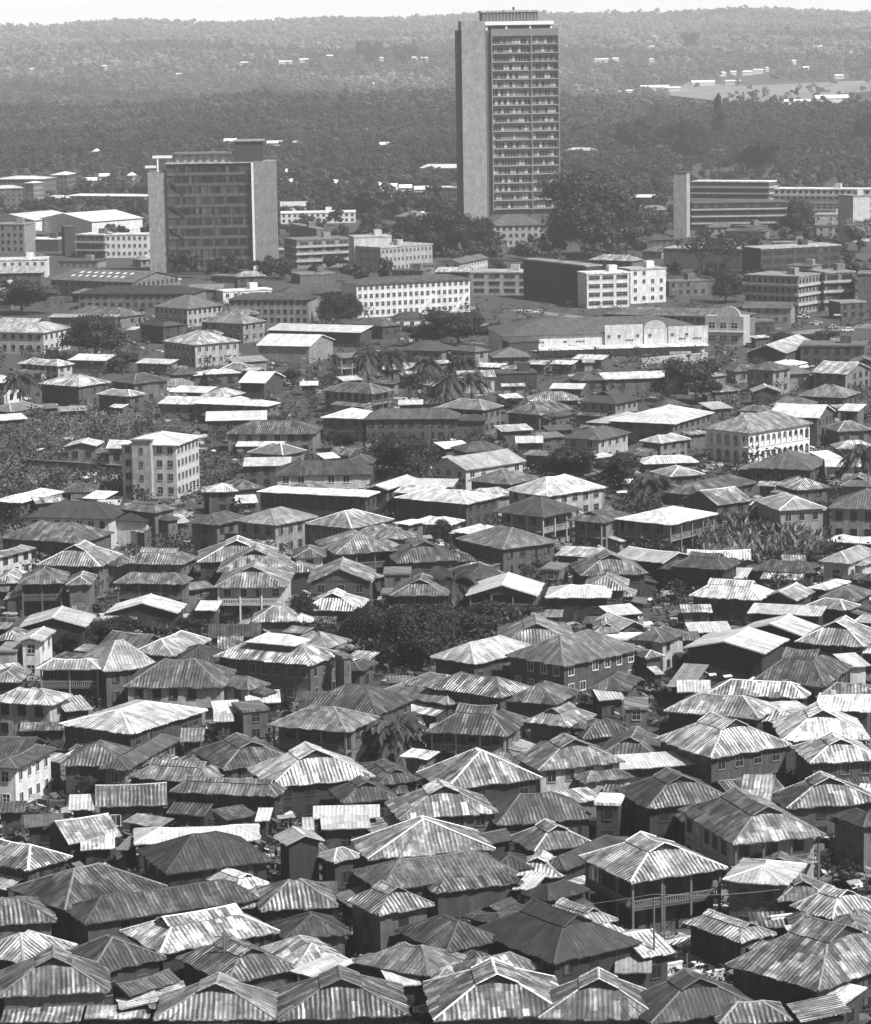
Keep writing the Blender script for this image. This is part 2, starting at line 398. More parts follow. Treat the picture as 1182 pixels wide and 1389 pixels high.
def building(spec):
    typ, pts, a, b, th, ctr, h, t, s, w, opts, d = (spec[k] for k in ('typ', 'pts', 'a', 'b', 'th', 'ctr', 'h', 't', 's', 'w', 'opts', 'dist'))
    near = d < 560; mid = d < 900
    root = empty(spec['name'], (ctr.x, ctr.y, spec.get('gz', 0)), th)
    axis = 'X' if a >= b else 'Y'
    if 'l' in opts: axis = 'X'
    if 'r' in opts: axis = 'Y'
    if 'x' in opts: axis = 'Y'
    if typ == 'F': axis = 'X'
    pitch = {'H': .48, 'G': .5, 'B': .42, 'F': .14, 'C': 0}[typ] * random.uniform(.88, 1.1) * (1 if near else .86)
    if t == 9 and typ in 'HB': pitch = random.uniform(.22, .32)
    if a > 30 and typ in 'HB': pitch *= .6
    if 'low' in spec: pitch = spec['low']
    jit = .5 if near else (.35 if mid else 0)
    if a > 30: jit = .1
    sw = .74 if near else (1.5 if mid else 6.0)
    tones = [random.uniform(.85, 1.12) for _ in range(4)]
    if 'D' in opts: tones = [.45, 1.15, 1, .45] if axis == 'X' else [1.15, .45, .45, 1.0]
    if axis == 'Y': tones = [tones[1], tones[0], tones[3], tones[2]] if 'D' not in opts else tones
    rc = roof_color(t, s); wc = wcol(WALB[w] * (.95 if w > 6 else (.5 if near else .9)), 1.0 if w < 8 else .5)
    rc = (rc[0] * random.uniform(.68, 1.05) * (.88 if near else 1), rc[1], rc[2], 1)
    iv = .6 if typ != 'C' else .25
    va = 1.7 if 'v' in opts else 0; vb = 1.7 if 'V' in opts else 0
    if 'A' in opts: va = vb = 1.5
    x0, x1, y0, y1 = -a / 2 + iv, a / 2 - iv - vb, -b / 2 + iv + va, b / 2 - iv
    zr = 0
    if typ == 'C':
        rm = MB(); th_ = .35 if mid else .5
        rm.box(-a / 2, a / 2, -b / 2, b / 2, h - th_, h, 0, 1)
        pr = rm.obj('roof', M['roof'], root, (ALB[t], .1, .35, 1))
        if 'f' in opts:
            for k in range(1, max(2, int(round(h / 3.3)))):
                z = k * h / max(2, int(round(h / 3.3))); fb = MB(); fb.box(-a / 2 - .5, a / 2 + .5, -b / 2 - .7, b / 2, z - .45, z + .35); fb.obj('floor_band', M['wall'], root, wcol(.34, .6))
        if a * b > 120 and 'u' not in opts:
            tk = MB(); tk.box(a * .1, a * .1 + 3.2, -1.5, 1.6, h + .003, h + 2.3); tk.obj('roof_house', M['wall'], root, wc)
        gables = []; wt = h - th_
    else:
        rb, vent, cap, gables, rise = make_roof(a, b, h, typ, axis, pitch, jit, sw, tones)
        # loose patch sheets lying on the slopes of worn roofs
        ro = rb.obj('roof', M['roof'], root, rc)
        if vent.f: vent.obj('vent', M['dark'], ro); vent.other.obj('vent', M['dark'], ro)
        if cap.f and mid: cap.obj('ridge_cap', M['roof'], ro, (min(.75, ALB[min(9, t + (2 if random.random() < .4 else 0))] * 1.15), .1, .2, 1))
        if 'K' in opts:      # skylights in two rows on the slope that faces the camera
            B_ = b / 2
            for i in range(8):
                for j in (0, 1):
                    k = .35 + .3 * j; m = MB(); cx = -a / 2 + a * (.16 + .085 * i) + j * .9
                    zz = lambda kk: h + min(pitch * B_, 4.6 if B_ < 12 else 7) * kk + .06
                    yy = lambda kk: -B_ + B_ * kk
                    m.face([(cx, yy(k), zz(k)), (cx + 1.3, yy(k), zz(k)), (cx + 1.3, yy(k + .13), zz(k + .13)), (cx, yy(k + .13), zz(k + .13))])
                    m.obj('skylight', M['white'], ro)
        wt = h - .1
    wm = MB()
    zf = .0
    wm.box(x0, x1, y0, y1, zf, wt)
    for tri in gables: wm.face(tri)
    if gables and False: pass
    if not (typ == 'F' and 'n' in opts and w < 2 and False):
        wm.obj('wall', M['wall'], root, wc)
    trimv = WALB[min(9, w + 1)] if random.random() < .35 else (WALB[w] * .7 if random.random() < .6 else .04)
    if spec['own'].count('white framed'): trimv = .6
    if 'n' not in opts:
        st_h = 3.1
        if typ == 'F' and d > 900: pass
        else:
            face_windows(root, x0 + .2, x1 - .2, y0, 0, 'x', wt, opts, near, trimv, .004, st_h)
            if not spec['two'] or b < 60:
                if not spec['two']: face_windows(root, y0 + .2, y1 - .2, x1, math.pi / 2, 'y', wt, opts, near, trimv, .004, st_h)
    if typ in 'HG' and d < 900 and 'A' not in opts and a < 30 and not spec['own']:
        rr = random.random
        if rr() < .62:
            side = random.choice('FFRL') if not (va or vb) else random.choice('LF' if vb and not va else 'LR' if va and not vb else 'L')
            dp = random.uniform(1.8, 3.6); hh = min(h * .72, random.uniform(2.3, 3.3)); X = MB(); Rf = MB(); ext = empty('extension', (0, 0, 0)); ext.parent = root
            Ls = (a if side == 'F' else b) - 2 * iv; ln = Ls * random.uniform(.35, .85); u0 = -Ls / 2 + (Ls - ln) * rr()
            if side == 'F': fx = lambda u, v: (u, y0 - v)
            elif side == 'R': fx = lambda u, v: (x1 + v, u)
            else: fx = lambda u, v: (x0 - v, u)
            P = [fx(u0, .01), fx(u0 + ln, .01), fx(u0 + ln, dp), fx(u0, dp)]
            for i in (1, 2, 3):
                p, q = P[i], P[(i + 1) % 4]; zt = {1: (hh + .5, hh), 2: (hh, hh), 3: (hh, hh + .5)}[i]; X.face([(p[0], p[1], 0), (q[0], q[1], 0), (q[0], q[1], zt[1]), (p[0], p[1], zt[0])])
            X.obj('wall', M['wall'], ext, wcol(wc[0] * random.uniform(.6, 1.3), .9))
            g0, g1 = fx(u0 - .3, dp + .5), fx(u0 + ln + .3, dp + .5); g2, g3 = fx(u0 - .3, .02), fx(u0 + ln + .3, .02)
            slope(Rf, (g0[0], g0[1], hh - .06), (g1[0], g1[1], hh - .06), (g2[0], g2[1], hh + .62), (g3[0], g3[1], hh + .62), sw, jit, 1)
            tt = random.choice((2, 3, 4, 5, 6, 7, 8, 9)); Rf.obj('roof', M['roof'], ext, roof_color(tt, random.choice((1, 2, 3))))
        if rr() < .34 and 'V' not in opts:
            sx = random.choice((-1, 1)); wa, wb = random.uniform(.35, .5) * a, random.uniform(.55, .8) * b; hh = h * random.uniform(.72, .93); ox, oy = sx * (a / 2 - iv + wa / 2 - 1.2), random.uniform(-.1, .25) * b
            wg = empty('wing', (ox, oy, 0)); wg.parent = root
            rb2, v2, c2, g2_, r2 = make_roof(wa, wb, hh, 'H', 'X' if wa > wb else 'Y', pitch * .9, jit, sw, [1, .9, 1, 1]); rb2.obj('roof', M['roof'], wg, roof_color(max(1, min(9, t + random.choice((-2, -1, 0, 1)))), s))
            X = MB(); X.box(-wa / 2 + .5, wa / 2 - .5, -wb / 2 + .5, wb / 2 - .5, 0, hh - .11); X.obj('wall', M['wall'], wg, wc)
    st = max(1, int(round(wt / 3.1)))
    if (va or vb) and 'A' not in opts:
        for k in range(1, st):
            z = k * wt / st; sm = MB(); sm.box(-a / 2 + iv, a / 2 - iv, -b / 2 + iv, y1, z - .12, z + .1); sm.obj('balcony_floor', M['wall'], root, wc)
        posts = []
        if va:
            n = max(2, int((a - 1.2) / 3.2)); posts += [(-a / 2 + iv + .1 + (a - 2 * iv - .2) * i / n, -b / 2 + iv + .1) for i in range(n + 1)]
        if vb:
            n = max(2, int((b - 1.2) / 3.2)); posts += [(a / 2 - iv - .1, -b / 2 + iv + .1 + (b - 2 * iv - .2) * i / n) for i in range(1 if va else 0, n + 1)]
        for p in posts:
            m = MB(); q = .13 if near else .17; m.box(p[0] - q, p[0] + q, p[1] - q, p[1] + q, 0, wt); m.obj('post', M['trim'], root, (max(ALB[5], trimv), .3, 0, 1))
        for k in range(1 if st > 1 else 0, st):
            z = k * wt / st + .12
            m = MB()
            def rail(xa, ya, xb, yb):
                L = math.hypot(xb - xa, yb - ya); nn = int(L / (.3 if near else .6)); dx, dy = (xb - xa) / L, (yb - ya) / L
                if dx: m.box(xa, xb, ya - .05, ya + .05, z + .85, z + .95); m.box(xa, xb, ya - .04, ya + .04, z + .1, z + .18)
                else: m.box(xa - .05, xa + .05, ya, yb, z + .85, z + .95); m.box(xa - .04, xa + .04, ya, yb, z + .1, z + .18)
                for i in range(nn):
                    px, py = xa + dx * (i + .5) * L / nn, ya + dy * (i + .5) * L / nn; m.box(px - .05, px + .05, py - .05, py + .05, z + .181, z + .849)
            if va: rail(-a / 2 + iv + .2, -b / 2 + iv + .1, a / 2 - iv - .2, -b / 2 + iv + .1)
            if vb: rail(a / 2 - iv - .1, -b / 2 + iv + .2, a / 2 - iv - .1, b / 2 - iv - .2)
            m.obj('balustrade', M['trim'], root, (max(ALB[6], trimv), .3, 0, 1))
    if 'A' in opts:
        for k in range(2):
            z0, z1 = k * wt / 2 + (.15 if k else 0), (k + 1) * wt / 2
            arcade(root, -a / 2 + iv, a / 2 - iv, -b / 2 + iv, z0, z1, 5, 0, 0, wcol(.62, .3))
            arcade(root, -b / 2 + iv, b / 2 - iv, -a / 2 + iv, z0, z1, 11, math.pi / 2, 0, wcol(.62, .3))
        m = MB(); m.box(-a / 2 + iv - .15, a / 2 - iv + .15, -b / 2 + iv - .15, y1, wt / 2 - .001, wt / 2 + .15); m.obj('balcony_floor', M['wall'], root, wcol(.62, .3))
    return root

# ------------------------------------------------------------------ fitting a rectangle to the measured eave corners
def fit(L, Mc, Rr, zh, un):
    m = un(Mc[0], Mc[1], zh)
    best = None
    for k in range(3, 87):
        th = R(k)      # e1 direction: L -> M points right and toward the camera
        e1 = Vector((math.cos(th), -math.sin(th), 0)); e2 = Vector((math.sin(th), math.cos(th), 0))
        def length(dirv, target):
            lo, hi = 0.5, 90.0
            for _ in range(26):
                md = (lo + hi) / 2; q = proj(m + dirv * md)
                if abs(q[0] - Mc[0]) < abs(target - Mc[0]): lo = md
                else: hi = md
            return lo
        if e1.x * 0 == 0:
            a = length(-e1, L[0]); b = length(e2, Rr[0])
        qa, qb = proj(m - e1 * a), proj(m + e2 * b)
        ea, eb = qa[1] - L[1], qb[1] - Rr[1]
        bal = math.log(max(a, .5) / max(b, .5))
        big = max(0, a - 34) + max(0, b - 34) + 2 * max(0, 5 - a) + 2 * max(0, 5 - b)
        err = (ea * ea + eb * eb) * (1 if m.y < 900 else .5) + .9 * bal * bal + big * .5
        if best is None or err < best[0]: best = (err, th, a, b, e1, e2)
    _, th, a, b, e1, e2 = best
    a = max(4, min(46, a)); b = max(4, min(40, b))
    c = m - e1 * (a / 2) + e2 * (b / 2)
    return a, b, -th, c
# ---- tiles: crops of the survey picture in which corner points were measured (x0, y0, zoom)
TILES = {'S': (0, 0, 1.0)}
for _r, (_y, _zl) in enumerate(((400, 0), (590, 0), (780, 0), (970, 0), (1180, 0))):
    for _c, (_x, _z) in enumerate(((0, 3.94), (290, 3.94), (580, 3.94), (870, 3.788))):
        TILES['T%d' % (_r * 4 + _c + 1)] = (_x, _y, _z)
for _k, _v in {'U1': (0, 0), 'U2': (380, 0), 'U3': (762, 0), 'U4': (0, 180), 'U5': (380, 240), 'U6': (762, 200)}.items():
    TILES[_k] = (_v[0], _v[1], 2.814)
TILES['V'] = (0, 210, 5.629)
TILES['W'] = (370, 270, 4.925)
TILES['X'] = (900, 210, 4.1915)
# tile  roof  eave corners left / near / right  | d depth, h eave height, t roof tone 0-9, s streaks, w wall tone,
# v V verandah front / right, x ridge into depth, l r ridge along left / right side, n no windows, W dense windows, b strip windows, D dark left slope
HOUSES = """
T1 G -150,205 235,203 385,182 h7 t8 s1 w8
T1 F 255,118 618,122 d8 h4 t8 w5
T1 H 350,100 640,118 780,105 h4 t4 s3 w5
T1 G 735,168 870,168 1030,170 h6 t3 w2 D
T1 H 815,68 1000,75 1200,62 h6.5 t6 w7 W
T1 H 862,248 1040,268 1290,250 h7 t8 s2 w7 W
T1 H 1065,148 1300,155 1428,145 h6.5 t7 s1 w6
T1 F 670,185 780,190 d5 h4 t9 w8
T1 F 720,355 910,378 d6 h3.5 t9 w4
T1 H 95,368 310,380 400,372 h5 t8 s2 w7 W
T1 F 360,347 565,352 d8 h4 t9 w4
T1 H 205,478 420,490 595,470 h6.5 t8 s2 w3
T1 H 585,468 715,475 910,465 h6 t4 s1 w4
T1 H 512,528 695,542 782,525 h6 t8 s1 w3
T1 F 900,512 1100,528 d7 h3 t9 s1 w4
T1 F 840,580 1250,588 d8 h4 t9 s1 w5
T1 H -60,605 60,625 240,590 h3.5 t6 w4
T1 H -100,470 40,470 130,455 h6 t9 s1 w9
T1 F -20,672 150,660 d6 h3 t9 w4
T1 F 320,622 470,615 d5 h3 t7 w4
T1 F 180,612 320,600 d5 h3 t6 w4
T2 F -45,672 285,665 d9 h4 t9 w3
T2 H -40,425 145,415 d8 h4 t9 w3
T1 H 925,430 1060,420 d8 h4 t3 w3
T2 H -75,535 60,545 170,522 h4 t8 s1 w4
T2 F 280,182 785,207 d10 h5 t9 w2
T2 B 225,252 515,275 650,232 h5.5 t9 w6 l n
T2 B 615,325 680,338 810,320 h6.5 t6 w7 V r
T2 F 105,362 295,348 d7 h4 t8 w6
T2 B 130,452 275,470 385,432 h4.5 t9 w2 l n
T2 H -120,585 280,595 390,575 h5 t9 w4
T2 H 575,515 850,530 975,515 h6 t5 s1 w6 V W
T2 H 60,742 540,742 d13 h5 t4 s2 w5
T2 H 570,655 800,662 d12 h6 t9 w4
T2 H 800,664 1312,660 d11 h6 t4 w3 W
T2 F 985,586 1120,584 d5 h4.5 t9 w2
T2 H 735,150 900,168 1010,158 h4.5 t5 s1 w2
T2 H 965,128 1160,122 d9 h4 t2 w9
T2 F 460,484 560,482 d5 h3 t9 w3
T2 F 690,460 800,450 d5 h3 t9 w3
T2 F 1010,440 1110,436 d7 h3 t8 s3 w3
U5 H 445,660 620,665 d12 h6 t4 w5
U5 H 640,655 745,668 805,655 h6 t4 w6
T6 H 178,80 370,108 500,72 h4.5 t7 s1 w4
T3 H 400,222 1497,190 d32 h7 t5 s1 w9 n #white walled market warehouse with long grey roof and raised front panels
T3 C 435,250 600,238 d9 h6 t3 w2 n
T3 H 345,335 555,330 d12 h4 t5 w4
T3 F 245,372 395,398 d5 h3 t9 s3 w3
T3 F 400,398 550,392 d5 h3 t6 s3 w3
T3 F 520,352 630,388 d5 h3 t8 s3 w3
T3 F 655,352 775,388 d5 h3 t9 s2 w3
T3 F 770,330 935,358 d6 h3 t9 s2 w3
T3 F 165,442 370,437 d8 h4.5 t8 s1 w8
T3 C 355,418 590,412 d10 h5 t3 w2 n
T3 F 650,500 830,502 d6 h3.5 t9 w3
T3 F 945,452 1320,440 d8 h4 t9 s2 w4
T3 H 50,608 300,616 410,600 h6.5 t6 s1 w4 W
T3 H 415,638 600,642 800,612 h4 t4 s3 w4
T3 G 800,578 1010,582 1140,560 h6 t3 w6 W r
T4 H -170,659 170,664 378,610 h5 t9 w4
T3 H 715,772 920,776 1090,738 h6 t4 s1 w7
T3 F 395,730 570,720 d6 h3 t8 s2 w3
T3 F 470,786 620,784 d5 h3 t9 w3
T3 F 610,765 740,755 d5 h3 t7 w3
T3 F 420,555 520,548 d5 h3 t9 w3
T3 H 540,567 815,562 d10 h4 t6 s3 w3
T3 F 640,725 790,718 d5 h3 t5 w3
T3 H 820,460 950,450 d9 h4 t3 w3
U6 H 150,634 690,650 d15 h9 t5 s1 w5 W #long grey two storey hall with white curved end pavilion
T4 B 535,330 748,300 905,245 h5.5 t8 s1 w2 r n #dark gabled chapel with one steep pale roof slope
T4 C 815,256 1150,258 d14 h7 t5 w3
T4 H 105,392 245,405 410,382 h6 t5 s2 w5
T4 H 530,388 680,390 780,378 h7 t5 s1 w6
T4 H 690,408 880,402 d9 h4.5 t5 w6
T4 B 870,402 1055,408 1190,380 h5 t8 s2 w5 l
T4 H 800,515 1045,528 1130,500 h4 t6 s1 w3
T4 H 655,566 870,572 d9 h4 t5 s1 w3
T4 B 570,497 720,495 d7 h4 t8 w2 x n
T4 F 360,588 475,578 d7 h4 t8 w3
T4 B 650,616 915,632 1000,592 h7 t9 w3 l
T4 F 1010,592 1120,600 d7 h6 t9 w4
T4 H 315,702 555,710 885,667 h7.4 t7 s2 w9 W A #cream two storey house ringed by arcades of round arches
T8 H -10,25 100,42 255,15 h5 t8 s1 w5 W
T4 H 1010,702 1190,692 d9 h4 t6 s1 w4
T8 H 550,172 880,180 965,132 h4 t5 s1 w3
T8 F 930,120 1030,112 d6 h4 t9 w4
T8 F 945,162 1182,162 d7 h4 t9 w8
T5 H -40,362 112,362 340,305 h5 t9 s1 w3
T5 B 190,367 350,352 d6 h4.5 t7 s3 w3
T5 H 130,438 590,448 d13 h6.5 t2 w8 W
T5 G 630,410 830,416 985,396 h7 t5 s2 w4
T5 C 545,468 890,464 d7 h3.6 t8 w7 W
T5 H -10,548 430,580 d14 h4 t5 s2 w3
T5 H -80,640 0,655 190,602 h5 t6 s1 w8
T5 G 195,700 540,702 660,640 h5 t7 s3 w6
T5 G 660,690 980,692 1055,655 h5 t6 s3 w6
T9 H 95,47 345,42 d10 h6.2 t6 s2 w4 v
T9 H 605,47 990,47 1030,20 h5.6 t6 s3 w6 v
T9 H 350,52 490,50 d9 h6 t6 s2 w6
T5 H -40,780 90,790 150,720 h4 t8 s3 w4
T6 H -140,475 20,482 190,442 h6 t4 s1 w4
T5 F 890,478 1020,462 d6 h4 t8 s1 w4
T5 F 440,332 560,348 d6 h3 t9 w3
T5 F 510,376 640,374 d4 h3 t9 w3
T5 B 345,58 520,58 d8 h4.5 t9 w5
T5 B 565,70 750,70 d8 h4.5 t8 w5
S H 160,603 241,604 274,592 h12 t9 s0 w8 W #pale four storey block of flats with stair tower and white roof
T6 G -90,680 330,672 d13 h5 t7 s2 w3 x
T6 G 15,732 415,727 d13 h5 t7 s3 w3 x
T10 G 0,64 390,62 d13 h6.5 t7 s2 w8 x v
T6 H 325,217 850,207 d12 h5.5 t3 s1 w8
T6 F 155,166 410,162 d7 h5.5 t9 w3 W
T6 H 228,293 820,330 890,290 h7 t9 s0 w2 W #long dark walled two storey block under one bright roof
T6 F 590,132 680,115 d5 h4 t9 w3
T6 H 690,152 850,152 d9 h5 t3 w2
T6 H 105,468 330,483 560,442 h6.6 t7 s1 w6 W
T6 H 485,490 740,500 965,462 h5.6 t7 s2 w5 W
T6 H 960,468 1040,481 1140,460 h5 t9 w4
T6 B 800,250 930,292 1100,228 h6 t9 w3 r
T6 F 985,272 1280,277 d6 h6 t9 w3
T6 F 960,307 1200,317 d6 h5.5 t9 s1 w3
T7 H -180,352 210,370 445,327 h5.6 t9 s1 w2 W
T6 H 800,548 1000,556 1090,536 h6 t6 s2 w4
T6 H 650,637 985,615 d15 h6 t7 s2 w5 v
T6 H 425,656 600,652 d9 h5.8 t5 s2 w9
T6 G 980,682 1322,664 d13 h5 t4 s3 w4 x
T6 B 500,787 850,783 d12 h6 t7 s2 w4 x
T6 C 905,740 1055,738 d7 h5 t6 w6
T6 H 110,300 275,275 d10 h5 t5 s2 w3
T6 H -40,305 130,300 d9 h5 t8 s1 w3
T6 F 120,365 240,360 d6 h3 t9 w3
T7 B 5,175 205,188 530,150 h5.8 t8 s0 w8 r #pale gabled school hall with round openings in its gable end
T7 H 215,250 440,264 600,232 h4 t6 s3 w4
T7 H 415,312 640,328 955,296 h5.6 t8 s2 w7 D
T7 H 345,426 620,440 830,408 h6.6 t4 s1 w6 v V #dark hipped house with open posts on both floors
T7 G 740,462 935,472 1100,432 h6.5 t4 s2 w5 v
T8 H -137,448 155,462 395,412 h6.6 t9 s0 w6 v V #white roofed house with open balcony all round its upper floor
T7 H 130,515 300,542 470,517 h6 t9 s0 w2
T7 H 150,568 400,610 700,597 h6 t6 s2 w3 W
T8 B -150,618 110,658 278,610 h5 t9 s0 w2 l n
T7 F 680,642 900,654 d6 h3.5 t8 s1 w3
T7 G 820,752 1182,738 d12 h5 t5 s3 w3 x
T11 H 830,78 1060,80 d10 h5 t7 s3 w5
T7 C 600,714 710,718 d7 h5 t6 w6
T11 B 205,107 590,110 d12 h5.2 t9 s0 w4 x v #white roofed open fronted house facing out over the dark bushes
T11 H 630,119 975,121 d10 h5 t9 s0 w2
T7 H 185,772 400,765 d10 h5 t3 s1 w3
T7 H 790,114 860,127 1010,107 h4.5 t9 w4
T7 H 945,217 1150,207 d9 h4 t6 s2 w3
T7 F 90,75 240,60 d6 h4 t9 w3
T7 H 200,92 430,76 d9 h5 t3 s1 w3
T7 F 470,42 620,40 d6 h4 t9 w3
T8 H 150,220 330,195 d9 h5 t7 s1 w3
T8 H 110,302 300,312 600,242 h5 t4 s3 w3
T8 B 210,317 390,358 575,326 h5.6 t7 s3 w3 r
T8 H 800,290 975,262 d10 h5 t7 s3 w3
T8 G 1020,262 1200,265 d10 h5.4 t5 s1 w5 x
T8 H 708,388 955,374 d14 h7 t8 s1 w6 W
T8 H 958,374 1300,384 d14 h7 t5 s1 w6 W
T8 F 630,470 720,468 d4 h3.5 t9 w3
T8 H 915,650 1075,661 1230,602 h4.6 t8 s1 w8
T8 G 155,686 430,692 525,652 h5.6 t3 s2 w2
T8 F 405,732 540,737 d6 h3 t9 w3
T12 H 890,65 960,76 1080,32 h4 t9 s1 w4
T8 H 10,148 300,138 d8 h4 t9 s1 w3
T9 B 558,214 945,216 d8 h4 t9 s0 w2 x
T9 F 550,244 735,232 d4 h3 t9 w2
T9 B 100,276 460,274 d10 h5 t9 s0 w2 x n
T9 H 0,335 100,346 165,302 h4.5 t7 s3 w4
T9 B 115,341 225,351 300,292 h6.6 t9 s0 w9 r
T9 H 190,503 540,503 d8 h6 t8 s1 w5 v
T9 H 430,425 550,518 855,437 h6 t8 s1 w5 W r
T9 H 700,398 925,431 1130,337 h5.6 t8 s1 w3
T9 H 655,602 1195,604 d12 h5.6 t4 s2 w7
T9 H -60,690 275,696 390,650 h5.6 t8 s2 w7
T9 F 345,741 500,700 d6 h4 t8 s1 w3
T13 H 312,95 700,101 1110,2 h6 t9 s1 w3
T9 H -60,570 110,570 d8 h5 t7 s3 w3
T9 F 1042,186 1160,187 d5 h4 t9 w3
T9 H 940,466 1180,460 d9 h5 t3 s1 w4
T9 C -20,402 90,402 d7 h5 t7 w7 n
T10 H 0,455 525,481 690,440 h6.6 t8 s3 w5 W 2 #pale house with stepped double hipped roof and long window row
T10 G 465,186 780,189 d10 h4.6 t9 s3 w3 x
T10 H 690,500 790,512 880,467 h4 t3 w4
T10 C 690,440 745,430 d4 h7.5 t5 w6
T11 H -270,660 110,691 390,650 h4 t7 s2 w4
T10 H 440,735 870,746 1085,684 h5 t3 s2 w4
T14 H 285,76 715,93 890,22 h6.2 t7 s2 w6 v
T10 H -60,606 180,621 370,597 h5 t5 s2 w7
T10 F 0,746 150,738 d5 h4 t9 w5
T10 F 170,682 360,675 d5 h3.5 t9 w3
T10 F 0,782 110,778 d5 h3.5 t9 w3
T10 C 150,725 300,712 d6 h5 t5 w5
T10 F 20,396 160,392 d6 h4 t6 s3 w3
T10 G 940,109 1250,109 d12 h5 t5 s3 w3 x
T10 C 890,97 985,97 d5 h5 t6 w5
T11 G 385,378 790,372 d15 h4 t6 s2 w3 x
T11 H 15,462 250,476 600,407 h4.6 t8 s1 w3
T11 H 415,463 730,488 1150,416 h5.4 t6 s2 w4 #long grey roofed house with white framed square windows along two sides
T11 C 850,338 1175,338 d7 h4.6 t9 w8
T11 G 895,308 1030,306 d8 h5 t6 s2 w4 x
T11 B 1030,300 1182,265 d9 h5 t8 s1 w4
T11 H -20,600 395,656 640,576 h5.6 t5 s3 w4
T11 H 405,686 690,691 870,602 h4.8 t5 s3 w3
T11 H 860,612 1080,636 1150,562 h4.6 t4 s2 w4
T15 G 520,55 745,61 905,8 h6 t7 s2 w3 r
T15 G -10,108 430,113 550,25 h5.6 t4 s2 w6 v
T11 F 915,667 1060,660 d5 h4 t9 w4
T11 C 1050,708 1182,708 d7 h5 t6 w6
T11 F 980,215 1150,200 d5 h4 t9 w3
T12 G 245,118 610,129 690,90 h4.8 t9 s2 w3 #pale vented hipped house with dark walls beside the rubble yard
T12 F 545,192 925,210 d5 h5 t9 w1 n
T12 B 610,136 800,131 895,88 h4.5 t8 s1 w3 r
T12 B 485,302 840,317 935,272 h4.8 t9 s0 w1 r n
T12 B 215,391 635,403 762,336 h5.2 t9 s0 w2 r n #low broad gabled hall with a shining new roof
T12 G 788,356 1150,369 1260,300 h5 t8 s2 w3 v
T12 G 570,490 945,571 1085,457 h6 t5 s3 w5 l
T12 H 350,615 855,647 893,600 h5 t8 s3 w3 l
T12 H 115,735 610,739 715,690 h5 t8 s3 w2
T16 G 725,130 1180,122 d12 h5 t9 s2 w4 x
T16 G 770,165 865,246 1240,239 h5.6 t8 s2 w4 l
T12 H 900,633 1240,637 d10 h4.5 t5 s3 w3
T12 F 890,692 1182,702 d7 h4 t9 s1 w4
T12 F 630,650 735,716 780,660 h4 t9 s1 w3
T12 F 165,512 265,580 350,502 h3.5 t8 s0 w3
T12 H -60,335 120,346 240,302 h5.6 t4 s3 w7
T12 H 910,118 1120,132 d9 h4.5 t6 s2 w3
T12 H 840,166 1050,181 1130,160 h4.2 t7 s2 w3
T12 F 1065,473 1182,464 d6 h5 t9 w8
T12 H 20,429 125,413 d7 h4.5 t6 s2 w4
T12 F 250,294 470,287 d5 h2.6 t9 w3
T12 F 185,600 360,600 d5 h4 t9 w2
T13 H -60,285 90,286 300,180 h6.2 t5 s1 w9 W #white corner building with open window bays on two floors
T13 H 320,268 670,271 d9 h5 t4 s3 w4
T13 H 570,180 680,291 965,116 h5.8 t4 s1 w6 r W
T13 G 690,370 1120,362 1230,322 h4.2 t6 s3 w3
T13 B 508,489 895,474 d9 h4.2 t6 s3 w2 #low dark hut with striped roof and two white framed windows
T14 G -237,437 340,434 405,405 h4.8 t6 s3 w2
T13 F 365,506 505,501 d5 h4 t9 w2
T13 B 215,620 350,713 640,632 h4 t8 s2 w3 r
T13 F 430,719 615,711 d5 h3.6 t9 w3 s2
T13 F 620,715 690,720 d4 h3.6 t7 w3
T13 H 715,688 1390,664 d7 h4.6 t9 s0 w3
T13 H 735,735 885,846 1458,806 h5.6 t2 s2 w2 r #black ribbed hipped roof with a white roof showing round its top
T13 H -250,760 150,831 390,782 h5 t7 s3 w3
T13 F 130,600 345,588 d4 h3.5 t6 w3
T13 F 960,139 1090,136 d5 h4 t7 s1 w3
T14 G 180,295 300,383 865,361 h5.2 t8 s2 w2 l #big pale weathered hipped roof with a black gable vent and dark walls
T14 G 50,290 450,240 d12 h5 t4 s3 w3 x
T14 G 770,287 880,370 1110,352 h4.6 t4 s3 w2 l
T14 G 615,400 690,469 990,451 h4.2 t4 s2 w2 l
T14 F 530,552 890,544 d4 h4.2 t9 w1 n
T14 F 575,609 840,600 d4 h3.8 t9 w4
T14 B 320,655 385,693 595,686 h6.6 t8 s0 w2 l n
T14 G 918,475 990,556 1522,543 h5 t7 s3 w5 l
T14 H 735,690 820,769 1508,749 h5 t7 s3 w3 l
T14 H 568,765 640,786 810,757 h4.6 t8 s1 w3
T18 H 740,45 890,110 1633,70 h5 t5 s3 w3
T14 F 220,562 300,562 d4 h4 t9 w2
T14 F 475,615 540,613 d4 h4 t9 w2
T15 H -60,340 100,396 615,389 h6 t7 s3 w2 l
T15 H 270,490 370,587 895,568 h4 t4 s2 w3
T15 G 460,230 590,296 1060,267 h5.6 t7 s3 w7 l
T15 H 740,90 830,126 1250,131 h4.6 t4 s3 w3
T15 G 915,217 1230,227 d11 h4.2 t4 s2 w3 x
T15 F 990,291 1507,256 d5 h4.2 t9 w3 n
T16 G -133,379 30,479 480,427 h6 t5 s3 w2 l D
T15 G 430,655 570,729 900,692 h4.6 t6 s3 w2 l
T15 B 260,660 330,690 400,665 h4.5 t3 w2 r
T15 H 300,770 340,831 730,822 h4.6 t3 s2 w2 l
T15 H 640,770 740,831 1075,672 h4.6 t3 s1 w2 r
T15 C 890,467 1030,472 d5 h6 t9 w3
S G 785,1170.5 855,1196.5 988,1193 h7 t7 s3 w4 v V l #large balcony house with weathered vented roof and railed upper verandah
